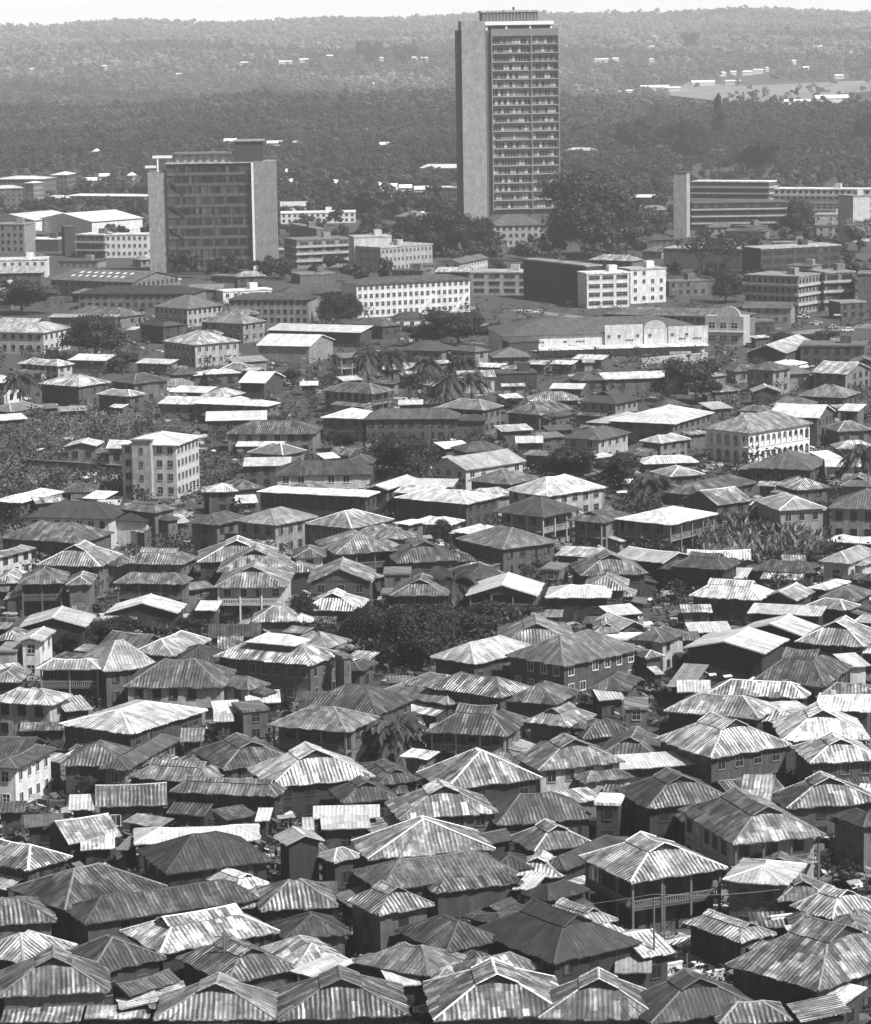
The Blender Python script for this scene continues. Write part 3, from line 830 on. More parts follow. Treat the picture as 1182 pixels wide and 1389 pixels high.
S H 980,1193 1068,1200.5 d9 h6.8 t9 s0 w5
T15 G 430,850 720,865 d10 h4 t8 s3 w3 x
T19 F 455,75 560,132 d5 h4 t9 w4
T16 G 75,190 365,241 788,241 h6 t8 s3 w4 l
T16 G 200,520 480,692 968,657 h6.6 t6 s3 w7 V l D #long house with dark left roof, striped end hip and corner posts
T16 G 650,385 745,479 1240,402 h5 t6 s3 w4 D l
T16 H 975,495 1140,576 1300,512 h6.2 t3 s1 w6 W
T16 F 555,405 665,461 690,370 h5.4 t8 s1 w3
T16 B 435,755 600,777 690,747 h3.6 t3 s1 w3 l
T16 G 570,802 830,812 d9 h3.6 t5 s3 w3 x
T17 H 35,130 345,216 900,130 h5.2 t4 s3 w3 r
T17 H 340,240 450,289 1393,196 h5 t3 s3 w4 r
T17 H -160,306 305,270 d10 h4.6 t5 s3 w6
T17 H -150,480 130,501 415,440 h4 t8 s3 w3
T17 H 290,490 480,556 890,506 h4.6 t3 s2 w3 l
T17 G -20,693 583,663 d12 h4.6 t6 s3 w5 x #near striped front hip roof at the lower left corner with pale ridge
T17 G 640,345 855,446 1498,354 h5 t8 s3 w2
T18 G -200,490 70,606 470,577 h4.6 t5 s3 w3 l
T18 H 250,430 430,536 740,522 h4.6 t8 s3 w3
T18 F 440,540 545,583 750,524 h5.6 t9 s0 w3
T17 B 585,640 690,672 970,592 h4 t5 s1 w3 r
T17 F 775,640 810,741 1015,692 h3.4 t8 s3 w3
T17 F 620,712 640,763 805,741 h3.2 t9 s1 w3
T17 G 820,797 1473,792 d10 h4 t7 s2 w3 x
T17 F 0,812 430,806 d4 h2.6 t6 s3 w3
T17 F 450,796 800,790 d3 h2.6 t8 s3 w3
T18 G -110,45 120,109 430,72 h4.2 t9 s3 w2
T18 H 150,130 250,181 380,102 h4 t6 s3 w3
T18 H 250,216 668,190 d9 h4.6 t6 s3 w2
T18 H 310,290 375,373 735,349 h4.6 t3 s2 w5 l
T18 G 700,170 880,239 1180,197 h7 t6 s3 w5 l
T18 H 970,300 1242,440 1562,332 h5 t3 s3 w3
T18 H 760,515 1150,592 1433,457 h4.2 t6 s1 w3
T19 H 80,586 240,602 690,562 h4 t6 s3 w3
T18 G 340,802 1045,772 d11 h4 t5 s3 w3 x #big patched front hip roof at the bottom edge beside hanging washing
T18 F 940,622 1110,606 d4 h3.4 t9 w2
T19 G 230,390 675,514 1150,477 h5.2 t2 s1 w2 l #largest near black roof with raised black vent and thin pale streaks
T19 G 190,235 400,292 590,205 h4.6 t3 s2 w3
T19 G 585,235 830,309 1020,282 h4.2 t7 s3 w3
T19 H 500,105 645,166 870,92 h4.6 t2 s1 w2 r
T19 G 30,802 760,772 d11 h4 t7 s3 w4 x
T19 G 590,792 1250,790 d11 h4 t6 s2 w3 x
T19 F 1000,546 1200,548 d5 h3.2 t8 w4
T19 B 925,340 1150,466 1260,400 h4.2 t9 s3 w3 r
T20 H 130,400 400,482 580,432 h1.4 t9 s3 w3
T20 G 215,290 510,371 720,352 h4.8 t7 s3 w3 l
T20 G 700,156 985,151 d10 h5 t5 s2 w3 x
T20 G 765,210 985,259 1250,202 h4.8 t8 s3 w2 l
T20 H 1000,255 1140,281 1250,242 h4.2 t5 s2 w3
T20 B 790,336 985,332 d7 h4 t5 s3 w3
T20 F 800,386 1010,372 d5 h3.6 t9 w3
T20 G 445,575 930,669 1480,500 h5 t6 s3 w3 l
T20 F 930,660 1035,701 1165,632 h3.8 t9 s1 w3
T20 G 50,790 640,712 d11 h4.2 t3 s2 w3 x
T20 H 400,792 780,772 d9 h4 t5 s3 w3
T20 F 745,690 830,781 1120,767 h3.8 t8 s2 w3
T20 H 1000,361 1250,352 d9 h4.2 t6 s2 w3
V H 380,150 520,152 585,135 h14 t9 w4 W
V H -60,184 330,184 440,178 h13 t9 w4
V H 180,217 260,215 340,205 h13 t9 w6 W
V H -60,258 180,252 d14 h12 t9 w4
V H 330,327 490,330 d10 h5 t9 w9
V H 500,305 1105,322 d14 h6 t9 w6
V B -130,500 265,500 600,470 h8 t9 w9 r n
V B 265,498 700,510 1150,488 h8 t9 w9 r n
V C -60,527 185,527 d16 h14 t7 w6
V C -60,800 360,792 d14 h8 t9 w9
V H -120,1022 0,1032 230,895 h6 t8 s0 w4 n
V C 487,545 575,542 d8 h14 t4 w2 n
V C 575,604 795,608 d14 h11 t9 w4 W f
V C 795,606 1135,602 d14 h11 t9 w9 W
V C 205,640 445,640 d14 h6 t9 w2 n
U4 B 185,557 505,571 690,548 h6.5 t5 s1 w5 l K #long grey works shed with two rows of small bright skylights
U4 H 290,614 740,614 d20 h6 t2 w5
U4 C 850,612 1040,585 d12 h4 t9 w9
U4 F 715,600 850,598 d10 h4 t7 w4
U4 H 865,637 1182,637 d16 h9 t3 s1 w6 W
U5 C 0,137 290,132 d18 h6 t9 w9
U5 F 0,112 110,110 d14 h6 t9 w9
W C 45,132 290,197 357,187 h14 t6 w5 n
W C 160,272 525,257 d18 h12.5 t6 w6 b f
W C 540,250 800,242 d12 h15 t8 w8 n
W C 525,322 720,322 1112,298 h11 t8 w7 W
W C 180,502 420,492 d14 h4 t6 w4 n
U5 H 290,420 735,381 d15 h12 t4 s1 w9 W #long cream three level hall with grey roof and outside staircases
U5 H 0,450 270,440 d14 h8 t3 s1 w6 W
U5 H 790,187 1020,182 d24 h10 t4 s0 w7
U5 B 615,325 690,330 800,307 h5.5 t5 s0 w8 r
U5 C 725,362 968,362 d15 h9 t8 w7 b
S C 664,343 795,360 818,346 h15 t7 w1 n u #black walled block of flats with a lighter flat roof
U6 C 95,480 262,474 d12 h13 t9 w9 b
U6 C 262,464 402,457 d12 h13 t8 w9
X C 55,97 135,97 155,93 h32 t4 w7 n u #tall plain pale slab tower at the end of the terraced block
X C 155,147 600,152 d14 h22 t9 w3 n f u
X C 620,182 1180,202 d15 h18 t9 w8 W f #long white block with two rows of close set round openings
X C 165,272 700,264 d22 h14 t4 w1 b f u
X C 1080,232 1182,227 d14 h22 t7 w8 n
X C 860,337 1050,337 d14 h8 t8 w8
U6 C 385,382 760,388 d16 h9 t8 w4 n
U6 C 762,388 1070,366 d16 h11 t8 w2 b
U6 C 697,487 905,492 1000,481 h13.5 t7 w6 W f
U6 C 1005,476 1125,471 d14 h14 t7 w5 b f
U6 C 1128,480 1240,480 d14 h14 t6 w4 n
U6 B 690,612 880,614 d10 h5.5 t5 w6
U6 C 690,665 815,661 d10 h5 t5 w2
U6 H 265,242 425,237 d12 h5 t6 s1 w4
U6 F 265,190 375,190 d9 h6 t9 w4
U6 H 325,367 440,337 d12 h5 t3 w3
U6 C 410,512 560,502 d10 h6 t5 w4
U3 H 10,574 122,574 d12 h10 t8 s0 w5 #small pyramid roofed pavilion standing just right of the great tower
U2 F 530,640 690,642 d16 h6 t9 w4
U2 C 570,712 690,716 d16 h7 t9 w5 W
U2 H 435,825 530,828 d16 h7 t6 s0 w4
U2 H 515,835 625,812 d16 h6 t9 s0 w4
"""
FAR = [  # tile, x, y, width px in tile
 ('U3',150,236,60),('U3',205,233,30),('U3',343,236,25),('U3',345,186,18),('U3',355,345,110),('U3',425,347,60),('U3',540,326,90),('U3',655,321,60),('U3',615,288,28),('U3',655,285,24),('U3',710,284,44),('U3',752,278,40),('U3',784,270,16),('U3',985,186,44),('U3',935,268,38),('U3',1060,299,40),('U3',905,407,110),('U3',1030,394,130),('U3',750,146,50),('U3',1080,131,44),('U3',1135,131,40),('U3',142,356,26),('U3',188,355,18),('U3',218,363,20),('U3',258,359,34),('U3',360,361,40),('U3',885,243,22),('U3',1100,206,22),('U3',840,606-4,0),
 ('U2',190,222,26),('U2',92,236,36),('U2',20,244,50),('U2',310,214,12),('U2',388,231,14),('U2',512,229,24),('U2',552,231,26),('U2',402,566,44),('U2',62,562,50),('U2',340,331,44),('U2',148,171,20),('U2',380,726,40),('U2',430,731,36),('U2',480,736,50),('U2',540,742,56),('U2',200,716,46),('U2',250,722,40),('U2',410,748,30),('U2',600,760-30,0),
 ('U1',935,248,40),('U1',400,262,24),('U1',685,293,22),('U1',120,273,26),('U1',370,592,28),('U1',1090,244,50),('U1',1160,237,30),('U1',65,556,14),('U1',505,686,24),('U1',350,706,44),('U1',1050,560,60),('U1',880,552,50),('U1',400,690,40),('U1',1110,672,36),('U1',1095,712,50),
]
LANDMARKS = [  # x, y, phrase
 (640,160,'the great tower'),(290,290,'the glass fronted office block'),(850,450,'the market warehouse'),(210,640,'the four storey flats'),
 (540,400,'the cream three level hall'),(755,395,'the black walled block'),(924,275,'the pale slab tower'),(1060,265,'the long arcaded block'),(1030,460,'the dark gabled chapel'),
 (985,600,'the round arched arcade house'),(645,635,'the school hall'),(690,705,'the dark two floor verandah house'),(900,705,'the white roofed balcony house'),(430,670,'the long bright roofed block'),
 (40,455,'the big pale house at the left edge'),(130,465,'the dark tree among the upper houses'),(600,500,'the upper palm grove'),(945,520,'the tree by the market road'),(548,615,'the black leafed grove'),
 (887,655,'the palm beside the balcony house'),(1040,750,'the banana thicket'),(375,900,'the double hipped house'),(540,870,'the dark courtyard trees'),(685,805,'the open fronted white roofed house'),
 (780,895,'the white window framed house'),(985,870,'the shining hall'),(990,800,'the rubble yard house'),(40,1060,'the white corner building'),(540,995,'the courtyard palm'),
 (175,1090,'the two window hut'),(285,1160,'the black ribbed roof'),(420,1045,'the big pale weathered roof'),(905,1165,'the large balcony house'),(1020,1120,'the long striped end house'),
 (750,1270,'the largest black roof'),(60,1330,'the lower left striped roof'),(480,1350,'the hanging washing'),(1110,1290,'the lower right edge pole'),(985,1315,'the parked white car'),
 (650,1090,'the black boarded lane'),(820,1000,'the mottled gable vent roofs'),(240,950,'the ribbed roof with three windows'),(100,880,'the hedge by the white walled house'),(375,715,'the many windowed hip house'),
 (200,820,'the white roof with dark marks'),(1080,690,'the palm clump at right'),(1080,1010,'the pale vented roofs at right'),(90,650,'the overgrown slope'),(130,385,'the works shed'),(340,430,'the grey colonial house')]
TREES = [  # x, base y, crown width, crown height (survey pixels), sort
 (797,348,128,98,'dense'),(600,348,84,56,'dense'),(648,340,50,44,'dense'),(556,334,42,34,'round'),(870,338,60,52,'round'),(1083,326,42,48,'dense'),
 (130,486,80,52,'dense'),(30,426,78,46,'round'),(452,442,50,40,'dense'),(478,432,26,30,'dense'),(622,470,80,46,'dense'),(575,468,52,26,'round'),(680,470,58,30,'round'),
 (945,546,66,54,'round'),(548,645,100,52,'dense'),(770,656,86,46,'dense'),(838,668,56,54,'round'),(445,856,86,44,'dense'),(500,884,76,60,'dense'),(546,908,86,74,'dense'),
 (592,880,76,52,'dense'),(640,868,84,48,'round'),(700,852,60,28,'round'),(100,888,42,30,'round'),(150,874,66,32,'round'),(215,862,60,22,'round'),(262,858,50,20,'round'),
 (312,842,60,28,'dense'),(935,908,52,26,'round'),(975,910,50,24,'round'),(118,1084,46,32,'dense'),(415,1096,48,24,'dense'),(1078,482,62,28,'dense'),(850,348,54,40,'pale'),
 (985,410,46,40,'dense'),(1165,342,40,42,'pale'),(952,372,60,46,'bare'),(985,374,56,44,'bare'),(740,478,44,30,'dense'),(160,540,30,18,'round'),(335,608,26,20,'round'),
 (165,505,44,26,'round'),(450,585,40,24,'round'),(470,612,44,26,'round'),(735,770,44,22,'dense'),(440,755,36,18,'round'),(1060,705,40,26,'dense'),(1148,1215,26,30,'dense'),
 (380,965,30,18,'dense'),(600,735,36,26,'dense'),(590,800,30,18,'round'),(905,760,30,22,'dense'),(720,1010,24,18,'dense'),(1145,1190,22,24,'dense'),(590,1335,26,26,'dense'),
 (858,208,54,42,'dense'),(935,218,52,48,'dense'),(1030,235,60,40,'dense'),(1175,195,26,36,'dense'),(905,205,36,32,'round'),(552,92,30,30,'round'),(500,92,30,34,'round'),(936,72,24,26,'round'),(830,68,26,12,'round'),(975,200,16,70,'tall'),
 (400,520,26,18,'round'),(800,720,30,20,'round'),(240,880,30,18,'round'),(690,560,26,20,'round'),(1120,470,30,20,'round'),(370,580,28,16,'round'),(845,615,30,24,'round'),(640,560,20,14,'dense')]
PALMS = [(500,482,524),(532,482,524),(578,490,526),(608,514,552),(629,490,526),(887,655,694),(1062,682,722),(540,990,1038),(617,786,834),(1172,612,668),(28,512,552),(124,300,318),(150,306,322),(640,512,545),(1046,684,722)]
CARS = [(989,1325,1,'white saloon car parked in the lane below the ruined wall'),(950,1323,0.9,'pale car half hidden behind the white saloon in the lane'),
 (710,423,1,'white saloon car parked left of another before the black block'),(732,425,1,'white saloon car nearest the black block wall'),(1010,462,1,'pale car on the road beside the hall pavilion'),(1018,470,.9,'white car on the road, nearest the dark chapel'),
 (1002,455,1,'grey car on the road, farthest up beside the hall'),(1090,432,1,'white car under the right hand flats'),(1130,446,1,'pale van like car by the right edge road'),(1150,450,1,'white car beside the pale van like car'),(1108,440,1,'grey car between the flats and the dark chapel')]
POLES = [(888,1322,1212),(902,1310,1196),(932,1330,1291),(1020,1292,1248),(215,1293,1241),(306,1345,1260),(351,1333,1308),(1152,1330,1252),(796,462,430),(900,470,440),(583,620,575),(1178,700,640)]
# ------------------------------------------------------------------ parse the table
def conv(tile, x, y):
    t = TILES[tile]; return (t[0] + x / t[2], t[1] + y / t[2])
specs = []
for ln in HOUSES.strip().splitlines():
    lab = None
    if '#' in ln: ln, lab = ln.split('#')
    tk = ln.split(); tile, typ = tk[0], tk[1]; pts = []; opts = set(); P = dict(h=5, t=5, s=0, w=4, d=9)
    for q in tk[2:]:
        if ',' in q: x, y = q.split(','); pts.append(conv(tile, float(x), float(y)))
        elif q[0] in 'htswd' and q[1:].replace('.', '').isdigit(): P[q[0]] = float(q[1:])
        elif q[0].isdigit(): opts.add('tier')
        else: opts.add(q)
    h = P['h']
    if len(pts) == 3: a, b, rz, c = fit(pts[0], pts[1], pts[2], h, unproj)
    else:
        l, r = unproj(pts[0][0], pts[0][1], h), unproj(pts[1][0], pts[1][1], h)
        dv = r - l; ang = max(-R(24), min(R(24), math.atan2(dv.y, dv.x))); wpx = (pts[1][0] - pts[0][0])
        mid_ = unproj((pts[0][0] + pts[1][0]) / 2, (pts[0][1] + pts[1][1]) / 2, h)
        e1 = Vector((math.cos(ang), math.sin(ang), 0)); e2 = Vector((-math.sin(ang), math.cos(ang), 0))
        q0, q1 = proj(mid_ - e1), proj(mid_ + e1); a = 2 * wpx / (q1[0] - q0[0]); b = P['d'] if P['d'] else 9
        if typ == 'G' and 'x' in opts: b = max(b, a * .9)
        c = mid_ + e2 * (b / 2); rz = ang
    sp = dict(tile=tile, typ=typ, pts=pts, a=a, b=b, th=rz, ctr=Vector((c.x, c.y, 0)), h=h, t=int(P['t']), s=int(P['s']), w=int(P['w']), opts=opts, dist=c.y, label=lab, own=lab or '', two=(len(pts) == 2))
    sp['px'] = (sum(p[0] for p in pts) / len(pts), sum(p[1] for p in pts) / len(pts))
    specs.append(sp)

# keep neighbours from running through one another: pull the rear one's depth in
def corners(sp, g=0.0):
    c, s = math.cos(sp['th']), math.sin(sp['th']); o = []
    for sx, sy in ((-1, -1), (1, -1), (1, 1), (-1, 1)):
        x, y = sx * (sp['a'] / 2 + g), sy * (sp['b'] / 2 + g); o.append((sp['ctr'].x + c * x - s * y, sp['ctr'].y + s * x + c * y))
    return o
def overlap(A, B):
    for P_, Q_ in ((A, B), (B, A)):
        for i in range(4):
            x0, y0 = P_[i]; x1, y1 = P_[(i + 1) % 4]; nx, ny = y1 - y0, x0 - x1
            pa = [nx * x + ny * y for x, y in P_]; qa = [nx * x + ny * y for x, y in Q_]
            if max(pa) <= min(qa) or max(qa) <= min(pa): return False
    return True
specs.sort(key=lambda s: s['ctr'].y)
for i, s1 in enumerate(specs):
    for s0 in specs[:i]:
        if abs(s0['ctr'].y - s1['ctr'].y) > 45 or abs(s0['ctr'].x - s1['ctr'].x) > 50: continue
        for s_ in range(8):
            if s_ > 4 or not overlap(corners(s0, -1.1), corners(s1, -1.1)): break
            # shrink the nearer one from behind, it is hidden behind its own roof
            if s0['b'] > 5.2:
                e2 = Vector((-math.sin(s0['th']), math.cos(s0['th']), 0)); s0['b'] -= .7; s0['ctr'] = s0['ctr'] - e2 * .35
            elif s1['h'] <= s0['h'] + 6:
                s1['ctr'] = s1['ctr'] + Vector((0, .5, 0))

# smaller dwellings and stores that fill the gaps between the measured ones
VEG = [[(-20, 560), (150, 558), (210, 575), (178, 668), (-20, 672)], [(935, 745), (990, 715), (1100, 728), (1130, 760), (1060, 775), (960, 772)], [(395, 835), (470, 825), (590, 850), (700, 838), (720, 868), (590, 905), (520, 915), (400, 870)], [(80, 860), (270, 850), (290, 880), (120, 895)], [(630, 432), (1190, 432), (1190, 470), (630, 452)], [(880, 1300), (1060, 1295), (1060, 1335), (880, 1335)]]
def in_poly(poly, x, y):
    c = False; j = len(poly) - 1
    for i in range(len(poly)):
        if (poly[i][1] > y) != (poly[j][1] > y) and x < (poly[j][0] - poly[i][0]) * (y - poly[i][1]) / (poly[j][1] - poly[i][1]) + poly[i][0]: c = not c
        j = i
    return c
rf = random.Random(77); tree_pts = [(unproj(t[0], t[1], 0), t[2] * unproj(t[0], t[1], 0).y / F0 * .38) for t in TREES if t[1] > 260]
nfill = {'H': 0, 'F': 0, 'C': 0}
for k in range(7000):
    px, py = rf.uniform(-10, 1192), rf.choice((300, 345, 345)) + 1020 * rf.random() ** .75
    if any(in_poly(P, px, py) for P in VEG): continue
    p = unproj(px, py, 0); far_ = py < 450
    if far_: typ = rf.choice('CHHF'); a, b, h = rf.uniform(9, 22), rf.uniform(7, 12), rf.choice((3.2, 3.6, 6))
    else:
        sz = rf.random(); typ = rf.choice('HHBF') if sz > .35 else 'F'; a, b = (rf.uniform(7.5, 12), rf.uniform(6, 8.5)) if typ != 'F' else (rf.uniform(3.5, 7), rf.uniform(3, 4.5)); h = rf.uniform(2.6, 3.6)
    cat_ = 'F' if typ == 'F' else 'C' if typ == 'C' else 'H'
    if nfill[cat_] >= {'H': 60, 'F': 90, 'C': 20}[cat_]: continue
    cand = dict(tile='fill', typ=typ, pts=[(px, py)], a=a, b=b, th=rf.choice((0, 0, .3, -.3, .5, -.5)) + rf.uniform(-.1, .1), ctr=Vector((p.x, p.y, 0)), h=h, t=rf.choice((3, 4, 5, 6, 7, 8, 9)) if typ != 'F' else rf.choice((4, 6, 7, 8, 9)), s=rf.choice((1, 2, 3)), w=rf.choice((3, 4, 5, 6)), opts=set() if far_ or rf.random() < .5 else {'n'}, dist=p.y, label=None, own='', two=True)
    if any((p - q).length < r + a * .4 for q, r in tree_pts): continue
    q = corners(cand, -.2 if not far_ else 3)
    if any(abs(s0['ctr'].x - p.x) < 40 and abs(s0['ctr'].y - p.y) < 40 and overlap(q, corners(s0, .1)) for s0 in specs): continue
    pe = proj((p.x, p.y - b / 2, h)); cand['px'] = pe
    specs.append(cand); nfill[cat_] += 1
print('fill', nfill)
# ------------------------------------------------------------------ names and labels
TW = ['black', 'black', 'very dark', 'dark', 'dull dark', 'mid grey', 'grey', 'light grey', 'pale', 'bright white']
RW = {'H': 'hipped', 'G': 'vented hip', 'B': 'gabled', 'F': 'lean-to', 'C': 'flat'}
NUM = ['', 'second ', 'third ', 'fourth ', 'fifth ', 'sixth ', 'seventh ', 'eighth ', 'ninth ', 'tenth ', 'eleventh ', 'twelfth ', 'thirteenth ', 'fourteenth ', 'fifteenth ', 'sixteenth ']
def kind_of(sp):
    if sp['typ'] == 'F': return ('shed', 'shed') if sp['a'] < 26 else ('long_shed', 'shed')
    if sp['typ'] == 'C':
        return ('office_block', 'office block') if sp['h'] >= 11 else ('flat_roofed_house', 'house')
    if sp['a'] > 30 and sp['h'] > 5: return ('hall', 'hall')
    if sp['typ'] == 'B': return ('gabled_house', 'house')
    return ('house', 'house')
cells = {}
for sp in specs:
    sp['name'], sp['cat'] = kind_of(sp)
    if sp['label']: continue
    x, y = sp['px']; best = min(range(len(LANDMARKS)), key=lambda i: (LANDMARKS[i][0] - x) ** 2 + (1.35 * (LANDMARKS[i][1] - y)) ** 2)
    lx, ly, ph = LANDMARKS[best]; dx, dy = x - lx, (y - ly) * 1.35
    if abs(dx) > 1.0 * abs(dy): rel = 'right of' if dx > 0 else 'left of'
    else: rel = 'below' if dy > 0 else 'above'
    cells.setdefault((sp['cat'], best, rel), []).append((dx * dx + dy * dy, sp))
for (cat, k, rel), lst in cells.items():
    lst.sort(key=lambda q: q[0])
    for i, (_, sp) in enumerate(lst):
        look = TW[sp['t']]
        if sp['s'] >= 2 and sp['t'] < 9: look = 'streaked ' + look
        noun = sp['name'].replace('_', ' ').replace('flat roofed ', '').replace('gabled ', '')
        rt = RW[sp['typ']] + (' roofed' if sp['typ'] in 'HBCG' else '')
        sp['label'] = '%s %s %s, %s%s %s' % (look, rt, noun, NUM[min(i, 15)] + 'nearest ', rel, LANDMARKS[k][2])
        if len(sp['label'].split()) > 16: sp['label'] = sp['label'].replace('nearest ', '') if i else sp['label'].replace('streaked ', '')
GROUP = {'shed': 'metal lean-to sheds between the houses', 'long_shed': 'long metal roofed sheds', 'house': 'tin roofed houses of the town', 'gabled_house': 'gabled houses of the town',
         'flat_roofed_house': 'flat roofed houses', 'office_block': 'modern flat roofed blocks', 'hall': 'long halls'}

# ------------------------------------------------------------------ build houses
for sp in specs:
    root = building(sp)
    sp['root'] = root
    tag(root, sp['label'].strip(), sp['cat'], GROUP[sp['name']])
    L = sp['own']
    a, b, h = sp['a'], sp['b'], sp['h']
    if 'four storey block of flats' in L:
        m = MB(); x = -a / 2 + .25 + (a - .5) * .42; m.box(x - 2.2, x + 2.2, -b / 2 - 1.2, -b / 2 + .24, 0, h + .9); o = m.obj('stair_tower', M['wall'], root, wcol(.3, .8))
        for k in range(4): add_window(o, (x, -b / 2 - 1.205, 1.2 + k * 3.0), 0, .7, 1.2, 1, .2)
        m = MB(); m.box(x - 2.5, x + 2.5, -b / 2 - 1.5, -b / 2 + .5, h + .903, h + 1.15); m.obj('coping', M['roof'], o, (.1, .2, .3, 1))
    if 'pavilion' in L and 'hall' in L and 'curved' in L:
        m = MB(); x0 = a / 2 - 12; m.box(x0, a / 2 + 1, -b / 2 - 2.5, -b / 2 + 4, 0, h + .5)
        o = m.obj('end_pavilion', M['wall'], root, wcol(.34, .7))
        m = MB(); N = 12; cx = a / 2 - 4; 
        pts = [(cx - 4 + 8 * k / N, h + .5 + 3.2 * math.sqrt(max(0, 1 - (2 * k / N - 1) ** 2))) for k in range(N + 1)]
        m.face([(p[0], -b / 2 - 2.45, p[1]) for p in pts]); m.face([(p[0], -b / 2 - 1.6, p[1]) for p in pts])
        for p, q in zip(pts, pts[1:]): m.face([(p[0], -b / 2 - 2.45, p[1]), (q[0], -b / 2 - 2.45, q[1]), (q[0], -b / 2 - 1.6, q[1]), (p[0], -b / 2 - 1.6, p[1])])
        m.obj('curved_gable', M['wall'], o, wcol(.42, .6))
        for k in range(3):
            for j in range(2): add_window(o, (x0 + 2.4 + k * 3.8, -b / 2 - 2.505, 1.4 + j * 4.2), 0, 2.2, 1.9, 3, .6)
        m = MB(); m.box(x0 - .5, a / 2 + 1.5, -b / 2 - 3.2, -b / 2 - 2.51, 4.4, 4.8); m.obj('ledge', M['white'], o)
    if 'market warehouse' in L:
        m = MB()
        for k, (u0, u1, z1) in enumerate(((.50, .68, 2.6), (.69, .80, 1.2), (.81, 1.0, 1.6))):
            m = MB(); m.box(-a / 2 + a * u0, -a / 2 + a * u1 + .3, -b / 2 - .25, -b / 2 + .15, h - 4.5, h + z1); m.obj('parapet_panel', M['wall'], root, wcol(.5, .7))
        m = MB(); m.face([(-a / 2 + 1, -b / 2 - 4, 2.6), (a / 2 - .2, -b / 2 - 4, 2.6), (a / 2 - .2, -b / 2 + .55, 3.5), (-a / 2 + 1, -b / 2 + .55, 3.5)]); m.obj('awning', M['roof'], root, (.5, .5, .5, 1))
        m = MB(); xc = -a / 2 + a * .745; N = 14
        m.face([(xc + a * .055 * math.cos(math.pi * k / N), -b / 2 - .3, h + 1.2 + 2.6 * math.sin(math.pi * k / N)) for k in range(N + 1)])
        m.obj('arched_panel', M['wall'], root, wcol(.42, .4))
        for u, w_ in ((.16, 3.2), (.3, 1.2), (.36, 3.0), (.60, 2.6), (.86, 2.4), (.93, 3)):
            m = MB(); 
            for i in range(5): m.box(-a / 2 + a * u + i * w_ / 5, -a / 2 + a * u + i * w_ / 5 + w_ / 8, -b / 2 + .52 - (.85 if u > .5 else 0), -b / 2 + .56 - (.85 if u > .5 else 0), h - 2.6 + .12 * (i % 2), h - 2.0 - .1 * (i % 3 == 0))
            m.obj('painted_lettering', M['dark'], root)
        for u in (.20, .33, .52, .57, .66, .72, .83, .9): add_window(root, (-a / 2 + a * u, -b / 2 + .55 - (.83 if u > .5 else 0), h - (4.2 if u < .5 else 1.4)), 0, .9, .9, 1, .5)
    if 'cream three level hall' in L:
        for u in (.52, .82):
            m = MB(); n = 14
            for i in range(n): m.box(a * (u - .5) + i * .42, a * (u - .5) + i * .42 + .44, -b / 2 - 2.2, -b / 2 - .9, i * .5, i * .5 + .2)
            for yy in (-b / 2 - 2.25, -b / 2 - .85):
                m.face([(a * (u - .5), yy, .2), (a * (u - .5) + n * .42, yy, n * .5 + .2), (a * (u - .5) + n * .42, yy, n * .5 + .8), (a * (u - .5), yy, .8)])
            m.obj('outside_staircase', M['white'], root)
    if 'school hall' in L:
        for k in range(9):
            m = MB(); cx = -a / 2 + 1.4 + (a - 2.8) * k / 8; N = 10; zc = 3.2
            m.face([(cx + .45 * math.cos(6.283 * i / N), -b / 2 + .575, zc + .5 * math.sin(6.283 * i / N)) for i in range(N)]); m.obj('round_opening', M['pane'], root)
    if 'double hipped' in L:
        rb, vent, cap, g_, ri = make_roof(a * .5, b * .55, h + 2.2, 'H', 'X', .42, .2, .74, [1, 1, 1, 1])
        rb.obj('upper_roof', M['roof'], root, (.62, .3, .25, 1)); m = MB(); m.box(-a * .22, a * .22, -b * .24, b * .24, h + 1, h + 2.09); m.obj('clerestory', M['wall'], root, wcol(.05))
    if sp['typ'] == 'B' and 'dark marks' in L: pass

